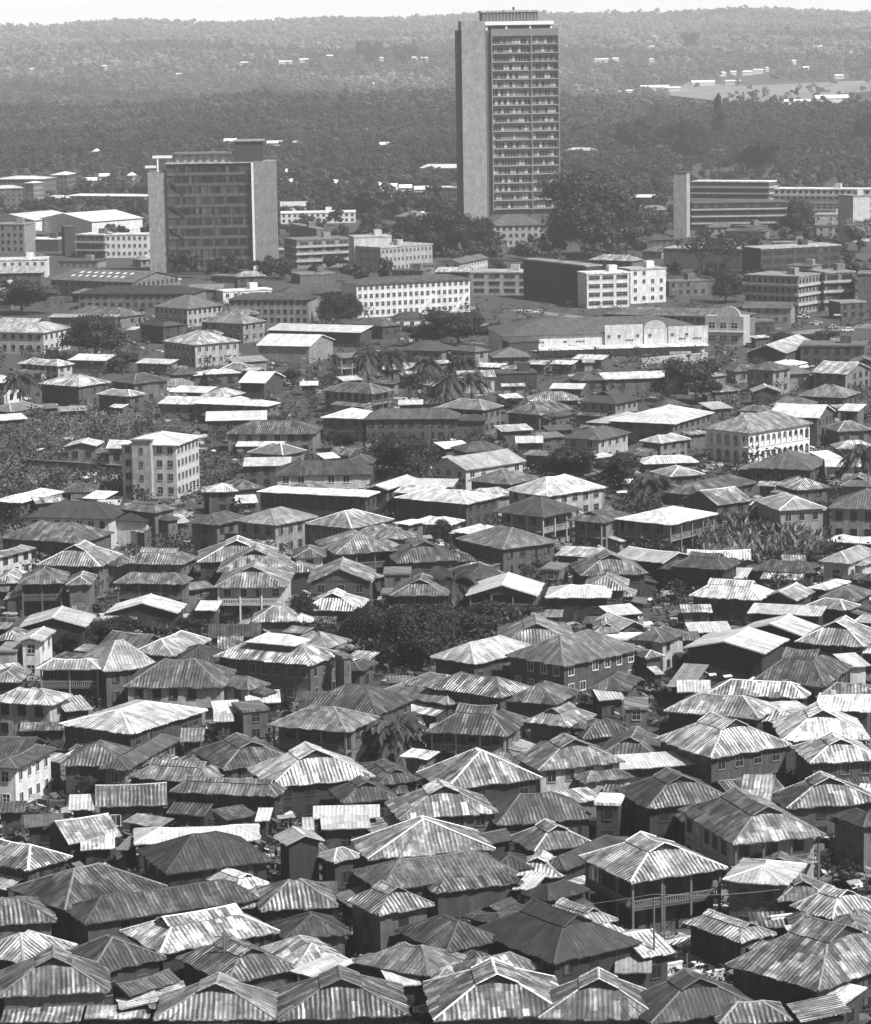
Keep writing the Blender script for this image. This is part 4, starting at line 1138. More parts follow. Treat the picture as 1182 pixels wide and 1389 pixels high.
# ------------------------------------------------------------------ the great tower
def tower():
    B0 = unproj(629.5, 301, 0); th = R(7)
    root = empty('office_tower', (B0.x, B0.y, 0), th); tag(root, 'great twenty storey office tower with blank pale end panel and penthouse', 'office tower')
    k = proj(Vector((B0.x, B0.y, 100))); q = proj(Vector((B0.x + math.cos(th) * 10, B0.y + math.sin(th) * 10, 100))); s = 10 / (q[0] - k[0])
    W_ = 133 * s; xp = 32 * s; xr = 41 * s; D = 16
    zt = lambda y: 100 + (48.5 - y) * B0.y / F0 * 1.0
    m = MB(); m.box(0, xp, -.8, D - 3, 0, zt(30)); m.obj('end_panel', M['wall'], root, wcol(.24, .7))
    m = MB(); m.box(xp - .02 + .02, W_, 1.6, D, 0, zt(43)); m.obj('wall', M['wall'], root, wcol(.10, .3))
    m = MB(); m.box(-1.9, -.002, 1.0, D - 4, 0, zt(42)); m.obj('painted_side_shade', M['dark'], root)  # added dark box painting the shade on the tower's left end
    zb, z20 = zt(283), zt(51); fh = (z20 - zb) / 20; nwin = 0; xm = 95 * s
    rest = MB(); restf = MB()
    for f in range(20):
        z = zb + f * fh
        m = MB(); m.box(xr, W_, .0, 1.59, z + .1, z + .55); m.obj('floor_ledge', M['trim'], root, (.30, .3, 0, 1))
        m = MB(); m.box(xr, W_, .25, 1.592, z + fh - .95, z + fh - .06); m.obj('painted_shade_band', M['trim'], root, (.03, .3, 0, 1))  # near-black slab: the shadow at the top of each floor, put into colour
        m = MB(); m.box(xr + .1, W_ - .1, 1.3, 1.595, z + .56, z + fh - .96); m.obj('window_wall', M['trim'], root, (.15, .3, 0, 1))
        n = 23
        for i in range(n):
            x = xr + (W_ - xr) * (i + .5) / n
            if abs(x - xm) < .8: continue
            r_ = random.random(); hh = fh - 1.85
            if r_ < .42: kind = 'dark'
            elif r_ < .72: kind = 'pale'
            else: continue
            if kind == 'pale':
                rest.box(x - .6, x + .6, 1.22, 1.298, z + .8, z + .8 + hh, 0, random.uniform(.7, 1.2)); continue
            if f >= 8 or nwin < 40: 
                if nwin < 98:
                    w_ = add_window(root, (x, 1.297, z + .75), 0, 1.1, hh, 0, .15); nwin += 1; continue
            restf.box(x - .55, x + .55, 1.23, 1.298, z + .75, z + .75 + hh)
    for nm, mb_, mt, cl in (('curtained_windows', rest, M['trim'], (.42, .2, 0, 1)), ('small_windows', restf, M['pane'], None)):
        o = mb_.obj(nm, mt, root, cl)
        if o: o['kind'] = 'stuff'
    for x, y0 in ((xm, 0), (xr + .1, 0), (W_ - .3, 0)):
        m = MB(); m.box(x - .25, x + .25, -.15, 1.2, zb - 1, zt(43)); m.obj('vertical_fin', M['trim'], root, (.2, .3, 0, 1))
    m = MB(); m.box(xr, W_, -.1, 1.58, z20 + .1, zt(41)); m.obj('parapet', M['wall'], root, wcol(.17, .3))
    m = MB(); m.box(xp + 1, W_ - 3.5, 3.0, D - 1.5, zt(43) + .003, zt(36)); m.obj('setback_storey', M['trim'], root, (.06, .3, 0, 1))
    m = MB(); m.box(xp - 1.5, W_ - 2.6, 1.0, D - .5, zt(36) + .003, zt(31)); m.obj('white_canopy', M['white'], root)
    for x in (xp + 1.2, xp + 12, xp + 25, W_ - 4):
        m = MB(); m.box(x - .5, x + .5, 1.7, 2.6, zt(43) + .01, zt(36)); m.obj('column', M['white'], root)
    m = MB(); m.box(xp - 1, 106 * s, 4.0, D - 3, zt(31) + .003, zt(19)); ph = m.obj('penthouse', M['wall'], root, wcol(.10, .3))
    m = MB(); m.box(xp - 1.6, 107 * s, 3.4, D - 2.4, zt(19) + .003, zt(16.5)); m.obj('roof', M['roof'], root, (.34, .2, .3, 1))
    for i in range(16):
        m = MB(); x = xp + i * (74 * s) / 16; m.box(x, x + .35, 3.7, 3.99, zt(30), zt(19.5)); m.obj('louvre', M['trim'], ph, (.25, .2, 0, 1))
    m = MB(); m.box(73 * s, 75 * s, 6, 8, zt(16.5) + .003, zt(12)); m.obj('roof_mast', M['dark'], root)
tower()

# ------------------------------------------------------------------ the glass fronted block
def glass_block():
    B0 = unproj(204, 372, 0); th = R(2)
    root = empty('office_building', (B0.x, B0.y, 0), th); tag(root, 'ten storey dark glass fronted office block between two pale end walls', 'office building')
    k = proj(Vector((B0.x, B0.y, 50))); q = proj(Vector((B0.x + 10, B0.y, 50))); s = 10 / (q[0] - k[0])
    def Z(y): # height of a picture row at the front plane
        return CAMH - (y - 50) * s * 1.0 + 0.0
    X = lambda x: (x - 204) * s
    D = 15
    m = MB(); m.box(X(204), X(230), 1.5, D, 0, Z(227)); m.obj('end_wall', M['wall'], root, wcol(.23, .9))
    m = MB(); m.box(X(348), X(378.5), -1.2, D, 0, Z(215)); m.obj('end_wall', M['wall'], root, wcol(.20, .7))
    m = MB(); m.box(X(345), X(347.9), -1.6, 1, 0, Z(217)); m.obj('corner_fin', M['white'], root)
    m = MB(); m.box(X(230) + .01, X(345) - .01, .5, D - 1, 0, Z(217)); m.obj('wall', M['wall'], root, wcol(.05, .5))
    zt_, zb_ = Z(218.5), Z(362); fh = (zt_ - zb_) / 10
    for f in range(10):
        z = zb_ + f * fh
        m = MB(); m.box(X(230.5), X(345), .2, .49, z, z + fh * .30, 0, random.uniform(.8, 1.2)); m.obj('spandrel', M['trim'], root, (.075, .3, 0, 1))
        for j in range(6):
            xa, xb = X(243) + (X(345) - X(243)) * j / 6, X(243) + (X(345) - X(243)) * (j + 1) / 6
            m = MB(); 
            for i in range(4):
                pa = xa + (xb - xa) * i / 4; pb = xa + (xb - xa) * (i + 1) / 4 - .12
                m.box(pa, pb, .38, .495, z + fh * .31, z + fh * .97, 0, random.choice((.3, .5, 1, 1.6, 3.2, 4.5)))
            m.obj('window', M['pane'], root)
    for j in range(13):
        m = MB(); x = X(243) + (X(345) - X(243)) * j / 12; m.box(x - .06, x + .06, .0, .37, zb_, zt_); m.obj('mullion', M['trim'], root, (.06 if j % 4 else .12, .2, 0, 1))
    m = MB(); n = 8; xa, xb = X(234), X(250)
    for k in range(n):
        z0, z1 = zb_ + (zt_ - zb_) * (k + .6) / (n + 1), zb_ + (zt_ - zb_) * (k + 1.6) / (n + 1); p, q_ = (xa, xb) if k % 2 else (xb, xa)
        p += 1; q_ += 0
        m.face([(p, -.25, z0 - .35), (q_, -.25, z1 - .35), (q_, -.25, z1 + .35), (p, -.25, z0 + .35)]); m.face([(p, .15, z0 + .35), (q_, .15, z1 + .35), (q_, -.25, z1 + .35), (p, -.25, z0 + .35)]); m.face([(p, .15, z0 - .35), (q_, .15, z1 - .35), (q_, -.25, z1 - .35), (p, -.25, z0 - .35)])
    m.obj('zigzag_stair', M['dark'], root)
    m = MB(); m.box(X(229), X(347), -.4, D - .5, Z(217) + .003, Z(215.5)); m.obj('roof', M['roof'], root, (.35, .2, .3, 1))
    for i in range(8):
        m = MB(); x = X(246 + i * 10.3); m.box(x - 1.9, x - 1.3, 2, 3, Z(215.5) + .003, Z(204)); m.obj('arcade_pier', M['trim'], root, (.07, .2, 0, 1))
        if 0 < i < 8: m = MB(); m.box(x - 4.1, x - 2.4, 2.8, 3.2, Z(215.5) + .004, Z(208)); m.obj('roof_screen', M['trim'], root, (.3, .2, 0, 1))
    m = MB(); m.box(X(241), X(322), 1.4, 7, Z(204) + .003, Z(201.5)); m.obj('canopy', M['trim'], root, (.16, .2, 0, 1))
    m = MB(); m.box(X(323), X(361), .5, 9, Z(215) + .003, Z(188)); m.obj('lift_house', M['wall'], root, wcol(.04, .4))
    m = MB(); m.box(X(321), X(364), -.2, 9.6, Z(188) + .003, Z(186)); m.obj('lift_house_roof', M['roof'], root, (.3, .2, .3, 1))
    m = MB(); m.box(X(211), X(238), 2, 7, Z(209), Z(206)); m.box(X(217), X(219), 2.2, 3, Z(227) + .01, Z(209) - .003); m.box(X(204) - 1, X(216), 1, 5, Z(222), Z(219)); m.obj('roof_terrace', M['white'], root)
    m = MB(); m.box(X(231), X(350), -6, -1.25, 0, Z(366)); m.obj('podium', M['wall'], root, wcol(.06, .5))
glass_block()

# ------------------------------------------------------------------ ground, far land, road
def ground():
    m = MB(); xs = [-3600 + 60 * i for i in range(121)]; ys = [-150, 0, 120, 200] + [200 + 100 * i for i in range(1, 16)] + [1750 + 60 * i for i in range(1, 142)]
    v = []; f = []
    for y in ys:
        for x in xs: v.append((x * (1 if y > 2500 else 1), y, terrain(x, y)))
    n = len(xs)
    for j in range(len(ys) - 1):
        for i in range(n - 1): f.append((j * n + i, j * n + i + 1, (j + 1) * n + i + 1, (j + 1) * n + i))
    me = bpy.data.meshes.new('ground'); me.from_pydata(v, [], f); me.materials.append(M['ground']); me.polygons.foreach_set('use_smooth', [True] * len(f)); me.update()
    o = link('ground', me); o['kind'] = 'structure'
    # cleared field beyond the wood, at right
    m = MB(); P = [(935, 112), (1000, 118), (1186, 110), (1186, 146), (1080, 150), (950, 136), (905, 130)]
    q = [unproj_t(x, y) for x, y in P]; cx = sum(p.x for p in q) / len(q); cy = sum(p.y for p in q) / len(q)
    N = 14
    rr = [[Vector((cx + (p.x - cx) * k / N, cy + (p.y - cy) * k / N, 0)) for p in q] for k in range(N + 1)]
    for k in range(N):
        for i in range(len(q)):
            fc = [rr[k][i], rr[k][(i + 1) % len(q)], rr[k + 1][(i + 1) % len(q)], rr[k + 1][i]]
            m.face([(p.x, p.y, terrain(p.x, p.y) + 1.5) for p in fc])
    o = m.obj('field', M['field']); o['kind'] = 'structure'
    # streets: thin sheets on the ground
    for nm, P, w in (('road', [(640, 440), (800, 446), (900, 450), (985, 462), (1080, 452), (1190, 440)], 9), ('road', [(985, 462), (1010, 450), (1025, 438)], 9), ('street', [(700, 420), (800, 432)], 7), ('path', [(900, 1330), (960, 1316), (1010, 1312), (1060, 1325)], 5), ('path', [(880, 875), (940, 862), (1000, 856)], 6)):
        m = MB(); q = [unproj(x, y) for x, y in P]
        L = []; Rr = []
        for i, p in enumerate(q):
            t = (q[min(i + 1, len(q) - 1)] - q[max(0, i - 1)]).normalized(); n_ = Vector((-t.y, t.x, 0)) * w / 2; L.append(p + n_); Rr.append(p - n_)
        for i in range(len(q) - 1): m.face([(p.x, p.y, .006 + .004 * (nm == 'street')) for p in (L[i], L[i + 1], Rr[i + 1], Rr[i])])
        o = m.obj(nm, M['tar']); o['kind'] = 'structure'
ground()

# ------------------------------------------------------------------ trees
def crown_mesh(name, seed, nl, nf, size, flat=.8, mat='leaf', core=False, tr=(.45, 1.7)):
    """leaf clumps spread through several uneven lobes; unit crown: width 1, height flat, base at z=0"""
    rn = random.Random(seed); m = MB(); lobes = []
    for i in range(nl):
        an = rn.uniform(0, 6.283); r = rn.uniform(0, .34) if i else 0
        z = rn.uniform(.30, .78) * flat if i else .5 * flat
        lobes.append((r * math.cos(an), r * math.sin(an), z, rn.uniform(.11, .22) * (1 if i else 1.35)))
    if core:
        for (lx, ly, lz, lr) in lobes:
            ring = []
            for a_ in range(5):
                ph = -1.2 + 2.4 * a_ / 4; ring.append([Vector((lx, ly, lz)) + Vector((math.cos(ph) * math.cos(w), math.cos(ph) * math.sin(w), math.sin(ph) * .8)) * lr * .72 * rn.uniform(.85, 1.1) for w in (0, 1.05, 2.1, 3.14, 4.2, 5.25)])
            for a_ in range(4):
                for b_ in range(6): m.face([ring[a_][b_], ring[a_][(b_ + 1) % 6], ring[a_ + 1][(b_ + 1) % 6], ring[a_ + 1][b_]], None, 0, rn.uniform(.6, 1.1))
    for i in range(nf):
        lx, ly, lz, lr = rn.choice(lobes)
        a = rn.uniform(0, 6.283); cz = rn.uniform(-.75, 1); sr = math.sqrt(max(0, 1 - cz * cz)); rad = lr * rn.uniform(.65, 1.12)
        nv = Vector((sr * math.cos(a), sr * math.sin(a), cz)); c = Vector((lx, ly, lz)) + Vector((nv.x * rad, nv.y * rad, nv.z * rad * .8))
        t = (nv + Vector((rn.uniform(-1, 1), rn.uniform(-1, 1), rn.uniform(-1, 1))) * .9).normalized()
        e = t.cross(Vector((.3, .5, .8))).normalized(); k = t.cross(e); s_ = size * rn.uniform(.5, 1.4)
        pts = [c + (e * math.cos(w) * rn.uniform(.6, 1.2) + k * math.sin(w) * rn.uniform(.5, 1)) * s_ for w in (0, 1.6, 3.1, 4.7)]
        m.face(pts, None, 0, rn.uniform(*tr))
    return m.mesh(name, [M[mat]])
CR = {'dense': [crown_mesh('crown', 10 + i, 24, 14000, .016, .72, 'leafdark', core=True, tr=(.5, 1.6)) for i in range(4)],
      'round': [crown_mesh('crown', 30 + i, 14, 7000, .020, .8, core=True) for i in range(3)],
      'pale': [crown_mesh('crown', 50, 12, 4500, .022, .8, 'leafpale', core=True)],
      'bare': [crown_mesh('crown', 60, 11, 900, .022, .45)],
      'tall': [crown_mesh('crown', 70, 8, 1500, .04, 1.0, core=True)]}
def trunk_mesh(seed, bare=False):
    rn = random.Random(seed); m = MB()
    m.tube([(0, 0, -.3), (.01, 0, .25), (.02, .01, .5)], [.035, .026, .02], 7)
    for i in range(7 if bare else 5):
        a = i * 6.283 / (7 if bare else 5) + rn.uniform(-.3, .3); r = rn.uniform(.22, .4); z = rn.uniform(.62, .9)
        m.tube([(.015, .005, rn.uniform(.28, .48)), (r * .5 * math.cos(a), r * .5 * math.sin(a), .6), (r * math.cos(a), r * math.sin(a), z)], [.016, .011, .004], 5)
        if bare:
            for k in range(3): b_ = a + rn.uniform(-.7, .7); m.tube([(r * .6 * math.cos(a), r * .6 * math.sin(a), .64), (r * 1.1 * math.cos(b_), r * 1.1 * math.sin(b_), z + rn.uniform(-.05, .1))], [.008, .003], 4)
    return m.mesh('trunk', [M['bark']])
TRK = [trunk_mesh(i) for i in range(3)]; TRKB = trunk_mesh(9, True)
cnt = {}
tlist = []
for i, (x, y, w, h, kind) in enumerate(TREES):
    far = y < 250
    p = unproj_t(x, y) if far else unproj(x, y, 0)
    tlist.append((i, x, y, w, h, kind, p))
TL = {'dense': 'dense dark crowned tree', 'round': 'bushy round crowned tree', 'pale': 'pale leafed tree', 'bare': 'flat topped tree with bare spreading limbs', 'tall': 'tall thin dark tree'}
tcell = {}
for rec in tlist:
    i, x, y, w, h, kind, p = rec; yy = y - h / 2
    best = min(range(len(LANDMARKS)), key=lambda k: (LANDMARKS[k][0] - x) ** 2 + (LANDMARKS[k][1] - yy) ** 2)
    lx, ly, ph = LANDMARKS[best]; dx, dy = x - lx, yy - ly
    rel = ('right of' if dx > 0 else 'left of') if abs(dx) > abs(dy) else ('below' if dy > 0 else 'above')
    if dx * dx + dy * dy < 150: rel = 'which is'
    tcell.setdefault((best, rel), []).append((dx * dx + dy * dy, rec))
for (k, rel), lst in tcell.items():
    lst.sort(key=lambda q: q[0])
    for j, (_, (i, x, y, w, h, kind, p)) in enumerate(lst):
        dist = p.y; wm_ = w * dist / F0; hm = h * dist / F0
        root = empty('tree' if kind != 'tall' else 'tall_tree', p, random.uniform(0, 6.28))
        lab = '%s, %snearest %s %s' % (TL[kind], NUM[j], rel, LANDMARKS[k][2]) if rel != 'which is' else '%s, %sstanding at the middle of %s' % (TL[kind], NUM[j], LANDMARKS[k][2])
        if len(lab.split()) > 16: lab = lab.replace('nearest ', '')
        tag(root, lab, 'tree', 'trees among the buildings')
        wm_ *= 1.4; hm *= 1.15
        cm = random.choice(CR[kind]); o = link('crown', cm, root); fl = {'dense': .72, 'round': .8, 'pale': .8, 'bare': .45, 'tall': 1}[kind]
        zb = hm * (.12 if kind not in ('bare',) else .42); o.location = (0, 0, zb * .4); o.scale = (wm_, wm_, (hm - zb * .4) / fl if kind != 'bare' else hm * .62 / fl)
        if kind == 'bare': o.location = (0, 0, hm * .42)
        t_ = link('trunk', TRKB if kind == 'bare' else random.choice(TRK), root); t_.scale = (wm_ * (.8 if kind == 'bare' else .6), wm_ * (.8 if kind == 'bare' else .6), hm * .95)

def palm_mesh(seed):
    rn = random.Random(seed); m = MB()
    for i in range(48):
        a = i * 2.4 + rn.uniform(-.2, .2); el = rn.uniform(-.75, 1.15); L = rn.uniform(.8, 1.05); c, s_ = math.cos(a), math.sin(a)
        pts = []; N = 7
        for k in range(N + 1):
            t = k / N; r = L * t * math.cos(el * .8) * (1 - .12 * t); z = L * (t * math.sin(el) - .75 * t * t * (0.9 if el > 0 else .4)); pts.append(Vector((r * c, r * s_, z)))
        sd = Vector((-s_, c, 0)); tn = rn.uniform(.5, 1.6)
        for k in range(N):
            w0, w1 = .17 * (1 - abs(k / N - .4)), .17 * (1 - abs((k + 1) / N - .4)) * (.3 if k == N - 1 else 1)
            for q in (-1, 1):
                for g in range(3):    # leaflets with gaps between
                    p0 = pts[k].lerp(pts[k + 1], g / 3); p1 = pts[k].lerp(pts[k + 1], g / 3 + .31)
                    tip = sd * q * w0 * rn.uniform(.8, 1.2) + Vector((0, 0, -.07)) + (pts[k + 1] - pts[k]) * .8
                    m.face([p0, p1, p1 + tip * .9, p0 + tip], None, 0, tn * rn.uniform(.8, 1.2))
    return m.mesh('crown', [M['palm']])
PM = [palm_mesh(i) for i in range(3)]
PLAB = ['palm at the left of the upper palm grove', 'second palm from the left in the upper palm grove', 'middle palm of the upper grove, above the short one', 'short low palm in front of the upper grove', 'rightmost tall palm of the upper grove',
        'dark palm left of the school of striped roofs, by the balcony house', 'wide low palm of the pair right of the balcony house', 'spreading palm behind the pale weathered roof in the courtyard', 'palm at the top of the dark courtyard trees', 'tall thin palm at the right edge of the view',
        'slender palm beside the big house at the left edge', 'small palm behind the glass fronted office block, left one', 'small palm behind the glass fronted office block, right one', 'palm just behind the short low grove palm', 'left one of the palm pair above the banana thicket']
for i, (x, cy, by) in enumerate(PALMS):
    p = unproj(x, by, 0); dist = p.y; zc = (by - cy) * dist / F0 * 1.0; zc = max(zc, 5.0)
    root = empty('palm_tree', p, random.uniform(0, 6)); tag(root, PLAB[i], 'palm tree', 'palms among the houses')
    m = MB(); m.tube([(0, 0, -.2), (.15, .1, zc * .5), (0, 0, zc)], [.32, .22, .18], 7); m.obj('trunk', M['bark'], root)
    o = link('crown', PM[i % 3], root); o.location = (0, 0, zc); rr = {5: 7.0, 6: 6.6, 7: 6.2, 14: 5.6, 11: 4.5, 12: 4.0}.get(i, 5.6); o.scale = (rr * 1.12, rr * 1.12, rr * 1.12)

# ------------------------------------------------------------------ undergrowth, thicket, rubble (stuff)
def clump_field(name, poly, n, hh, size, mat, label, seed, broad=False):
    rn = random.Random(seed); m = MB(); xs = [p[0] for p in poly]; ys = [p[1] for p in poly]
    def inside(x, y):
        c = False; j = len(poly) - 1
        for i in range(len(poly)):
            if (poly[i][1] > y) != (poly[j][1] > y) and x < (poly[j][0] - poly[i][0]) * (y - poly[i][1]) / (poly[j][1] - poly[i][1]) + poly[i][0]: c = not c
            j = i
        return c
    k = 0
    while k < n:
        x, y = rn.uniform(min(xs), max(xs)), rn.uniform(min(ys), max(ys))
        if not inside(x, y): continue
        k += 1; p = unproj(x, y, 0); top = hh * rn.uniform(.5, 1.2); cr = rn.uniform(.5, 1.5)
        for q in range(9 if broad else 12):
            a = rn.uniform(0, 6.283); r = cr * rn.uniform(.2, 1.2)
            if broad:
                b0 = p + Vector((0, 0, top * .4)); tip = p + Vector((r * 1.6 * math.cos(a), r * 1.6 * math.sin(a), top * rn.uniform(.6, 1.1))); sd = Vector((-math.sin(a), math.cos(a), .2)) * .34
                md = b0.lerp(tip, .55) + Vector((0, 0, .5)); m.face([b0, md - sd, tip, md + sd], None, 0, rn.uniform(.5, 2.0))
            else:
                c = p + Vector((r * math.cos(a), r * math.sin(a), top * rn.uniform(.2, 1)))
                e = Vector((rn.uniform(-1, 1), rn.uniform(-1, 1), rn.uniform(-.6, .6))).normalized() * size; f_ = Vector((rn.uniform(-1, 1), rn.uniform(-1, 1), rn.uniform(-1, 1))).normalized() * size
                m.face([c - e, c + f_, c + e, c - f_], None, 0, rn.uniform(.4, 1.8))
    o = m.obj(name, M[mat]); tag(o, label, kind='stuff', cat=name.replace('_', ' '))
clump_field('undergrowth', [(-20, 560), (150, 558), (210, 575), (150, 590), (90, 615), (95, 640), (60, 668), (-20, 672)], 4200, 2.2, .26, 'leafpale', 'rough scrub over the empty slope at the left edge', 1)
clump_field('undergrowth', [(70, 634), (170, 636), (178, 668), (90, 668)], 700, 1.6, .24, 'leafpale', 'low weeds in the walled yard left of the flats', 2)
clump_field('thicket', [(935, 745), (990, 715), (1100, 728), (1130, 760), (1060, 775), (960, 772)], 420, 4.2, .6, 'leafpale', 'thicket of broad leafed banana plants between the houses', 3, True)
clump_field('shrubbery', [(395, 835), (470, 825), (590, 850), (700, 838), (720, 868), (590, 905), (520, 915), (400, 870)], 900, 3.4, .4, 'leaf', 'tangled dark shrubs filling the long courtyard', 4)
clump_field('shrubbery', [(80, 860), (270, 850), (290, 880), (120, 895)], 260, 2.4, .35, 'leaf', 'dark shrubs around the white walled house', 5)

def scatter():
    """litter, stacked sheets, low walls in the ground between the houses"""
    rn = random.Random(21); m = MB(); boxes = [corners(s, .3) for s in specs]; boxw = [corners(s, 2.6) for s in specs]
    cen = [(s['ctr'].x, s['ctr'].y, max(s['a'], s['b']) * .8 + 1) for s in specs]
    g = MB(); k = 0
    for t in range(20000):
        px, py = rn.uniform(-30, 1212), 400 + 1010 * rn.random() ** .8
        p = unproj(px, py, 0)
        if any(abs(p.x - c[0]) < c[2] and abs(p.y - c[1]) < c[2] and inside_q(p, boxes[i]) for i, c in enumerate(cen)): continue
        a = rn.uniform(0, 3.14); c_, s_ = math.cos(a), math.sin(a); typ = rn.random()
        if typ < .35:
            L, W_, Hh = rn.uniform(.4, 1.6), rn.uniform(.3, 1.0), rn.uniform(.2, 1.0)
            q = [(p.x + c_ * x - s_ * y, p.y + s_ * x + c_ * y) for x, y in ((-L, -W_), (L, -W_), (L, W_), (-L, W_))]; tn = rn.choice((.3, .5, .8, 1, 1.6, 3.4))
            m.face([(x, y, Hh) for x, y in q], None, 0, tn)
            for i in range(4): m.face([(q[i][0], q[i][1], 0), (q[(i + 1) % 4][0], q[(i + 1) % 4][1], 0), (q[(i + 1) % 4][0], q[(i + 1) % 4][1], Hh), (q[i][0], q[i][1], Hh)], None, 0, tn)
        elif typ < .5:
            L, W_ = rn.uniform(.5, 1.3), rn.uniform(.3, .7); z = rn.uniform(.3, 2.2)
            m.face([(p.x + c_ * x - s_ * y, p.y + s_ * x + c_ * y, z + (y * .4)) for x, y in ((-L, -W_), (L, -W_), (L, W_), (-L, W_))], None, 0, rn.choice((.6, 1, 2, 4)))
        elif rn.random() < (.5 if p.y < 520 else .9):
            if p.y > 520 and any(abs(p.x - c[0]) < c[2] + 3 and abs(p.y - c[1]) < c[2] + 3 and inside_q(p, boxw[i]) for i, c in enumerate(cen)): continue
            big = 1 if p.y < 520 else rn.uniform(1, 2.6)
            for q in range(int(26 * big)):
                r = rn.uniform(0, 1.1) * big; b_ = rn.uniform(0, 6.28); c = Vector((p.x + r * math.cos(b_), p.y + r * math.sin(b_), rn.uniform(.1, 1.9) * big))
                e = Vector((rn.uniform(-1, 1), rn.uniform(-1, 1), rn.uniform(-.6, .6))).normalized() * (.15 + .09 * big); f_ = Vector((rn.uniform(-1, 1), rn.uniform(-1, 1), rn.uniform(-1, 1))).normalized() * (.15 + .09 * big)
                g.face([c - e, c + f_, c + e, c - f_], None, 0, rn.uniform(.4, 1.8))
    o = m.obj('rubble', M['wood']); tag(o, 'litter, crates and loose sheets strewn in the gaps between houses', kind='stuff', cat='rubble')
    o = g.obj('weeds', M['leaf']); tag(o, 'weeds and low bushes in the gaps between houses', kind='stuff', cat='weeds')
def inside_q(p, q):
    s0 = None
    for i in range(4):
        x0, y0 = q[i]; x1, y1 = q[(i + 1) % 4]; cr = (x1 - x0) * (p.y - y0) - (y1 - y0) * (p.x - x0)
        if s0 is None: s0 = cr > 0
        elif (cr > 0) != s0: return False
    return True
scatter()

# ------------------------------------------------------------------ far houses
fl = []
for tile, x, y, w in FAR:
    if w <= 0: continue
    sx, sy = conv(tile, x, y); fl.append((sx, sy, w / TILES[tile][2]))
fl.sort(key=lambda q: (q[0] > 591, q[0]))
for i, (x, y, w) in enumerate(fl):
    p = unproj_t(x, y + 1.2); a = w * p.y / F0; a = max(a, 7)
    root = empty('distant_house', p, random.uniform(-.2, .2))
    side = 'left' if x < 625 else 'right'; rest = [q for q in fl if (q[0] < 625) == (x < 625)]; rest.sort(key=lambda q: abs(q[0] - 640)); k = rest.index((x, y, w)) + 1
    o_ = {1: 'st', 2: 'nd', 3: 'rd'}.get(k % 10 if k not in (11, 12, 13) else 0, 'th')
    tag(root, 'white roofed distant %s among the trees, %d%s out to the %s of the great tower' % ('row' if a > 40 else 'house', k, o_, side), 'house', 'distant houses among the trees')
    h = 4 if p.y < 3000 else 6.5; d_ = 8 if a < 30 else 14
    m = MB(); m.box(-a / 2 + .6, a / 2 - .6, -d_ / 2 + .6, d_ / 2 - .6, -2, h); m.obj('wall', M['wall'], root, wcol(.5, .4))
    rb, v_, c_, g_, r_ = make_roof(a, d_, h + .05, 'B' if i % 3 else 'H', 'X', .5, 0, 12, [1, 1, 1, 1]); rb.obj('roof', M['roof'], root, (.74, .1, .15, 1))

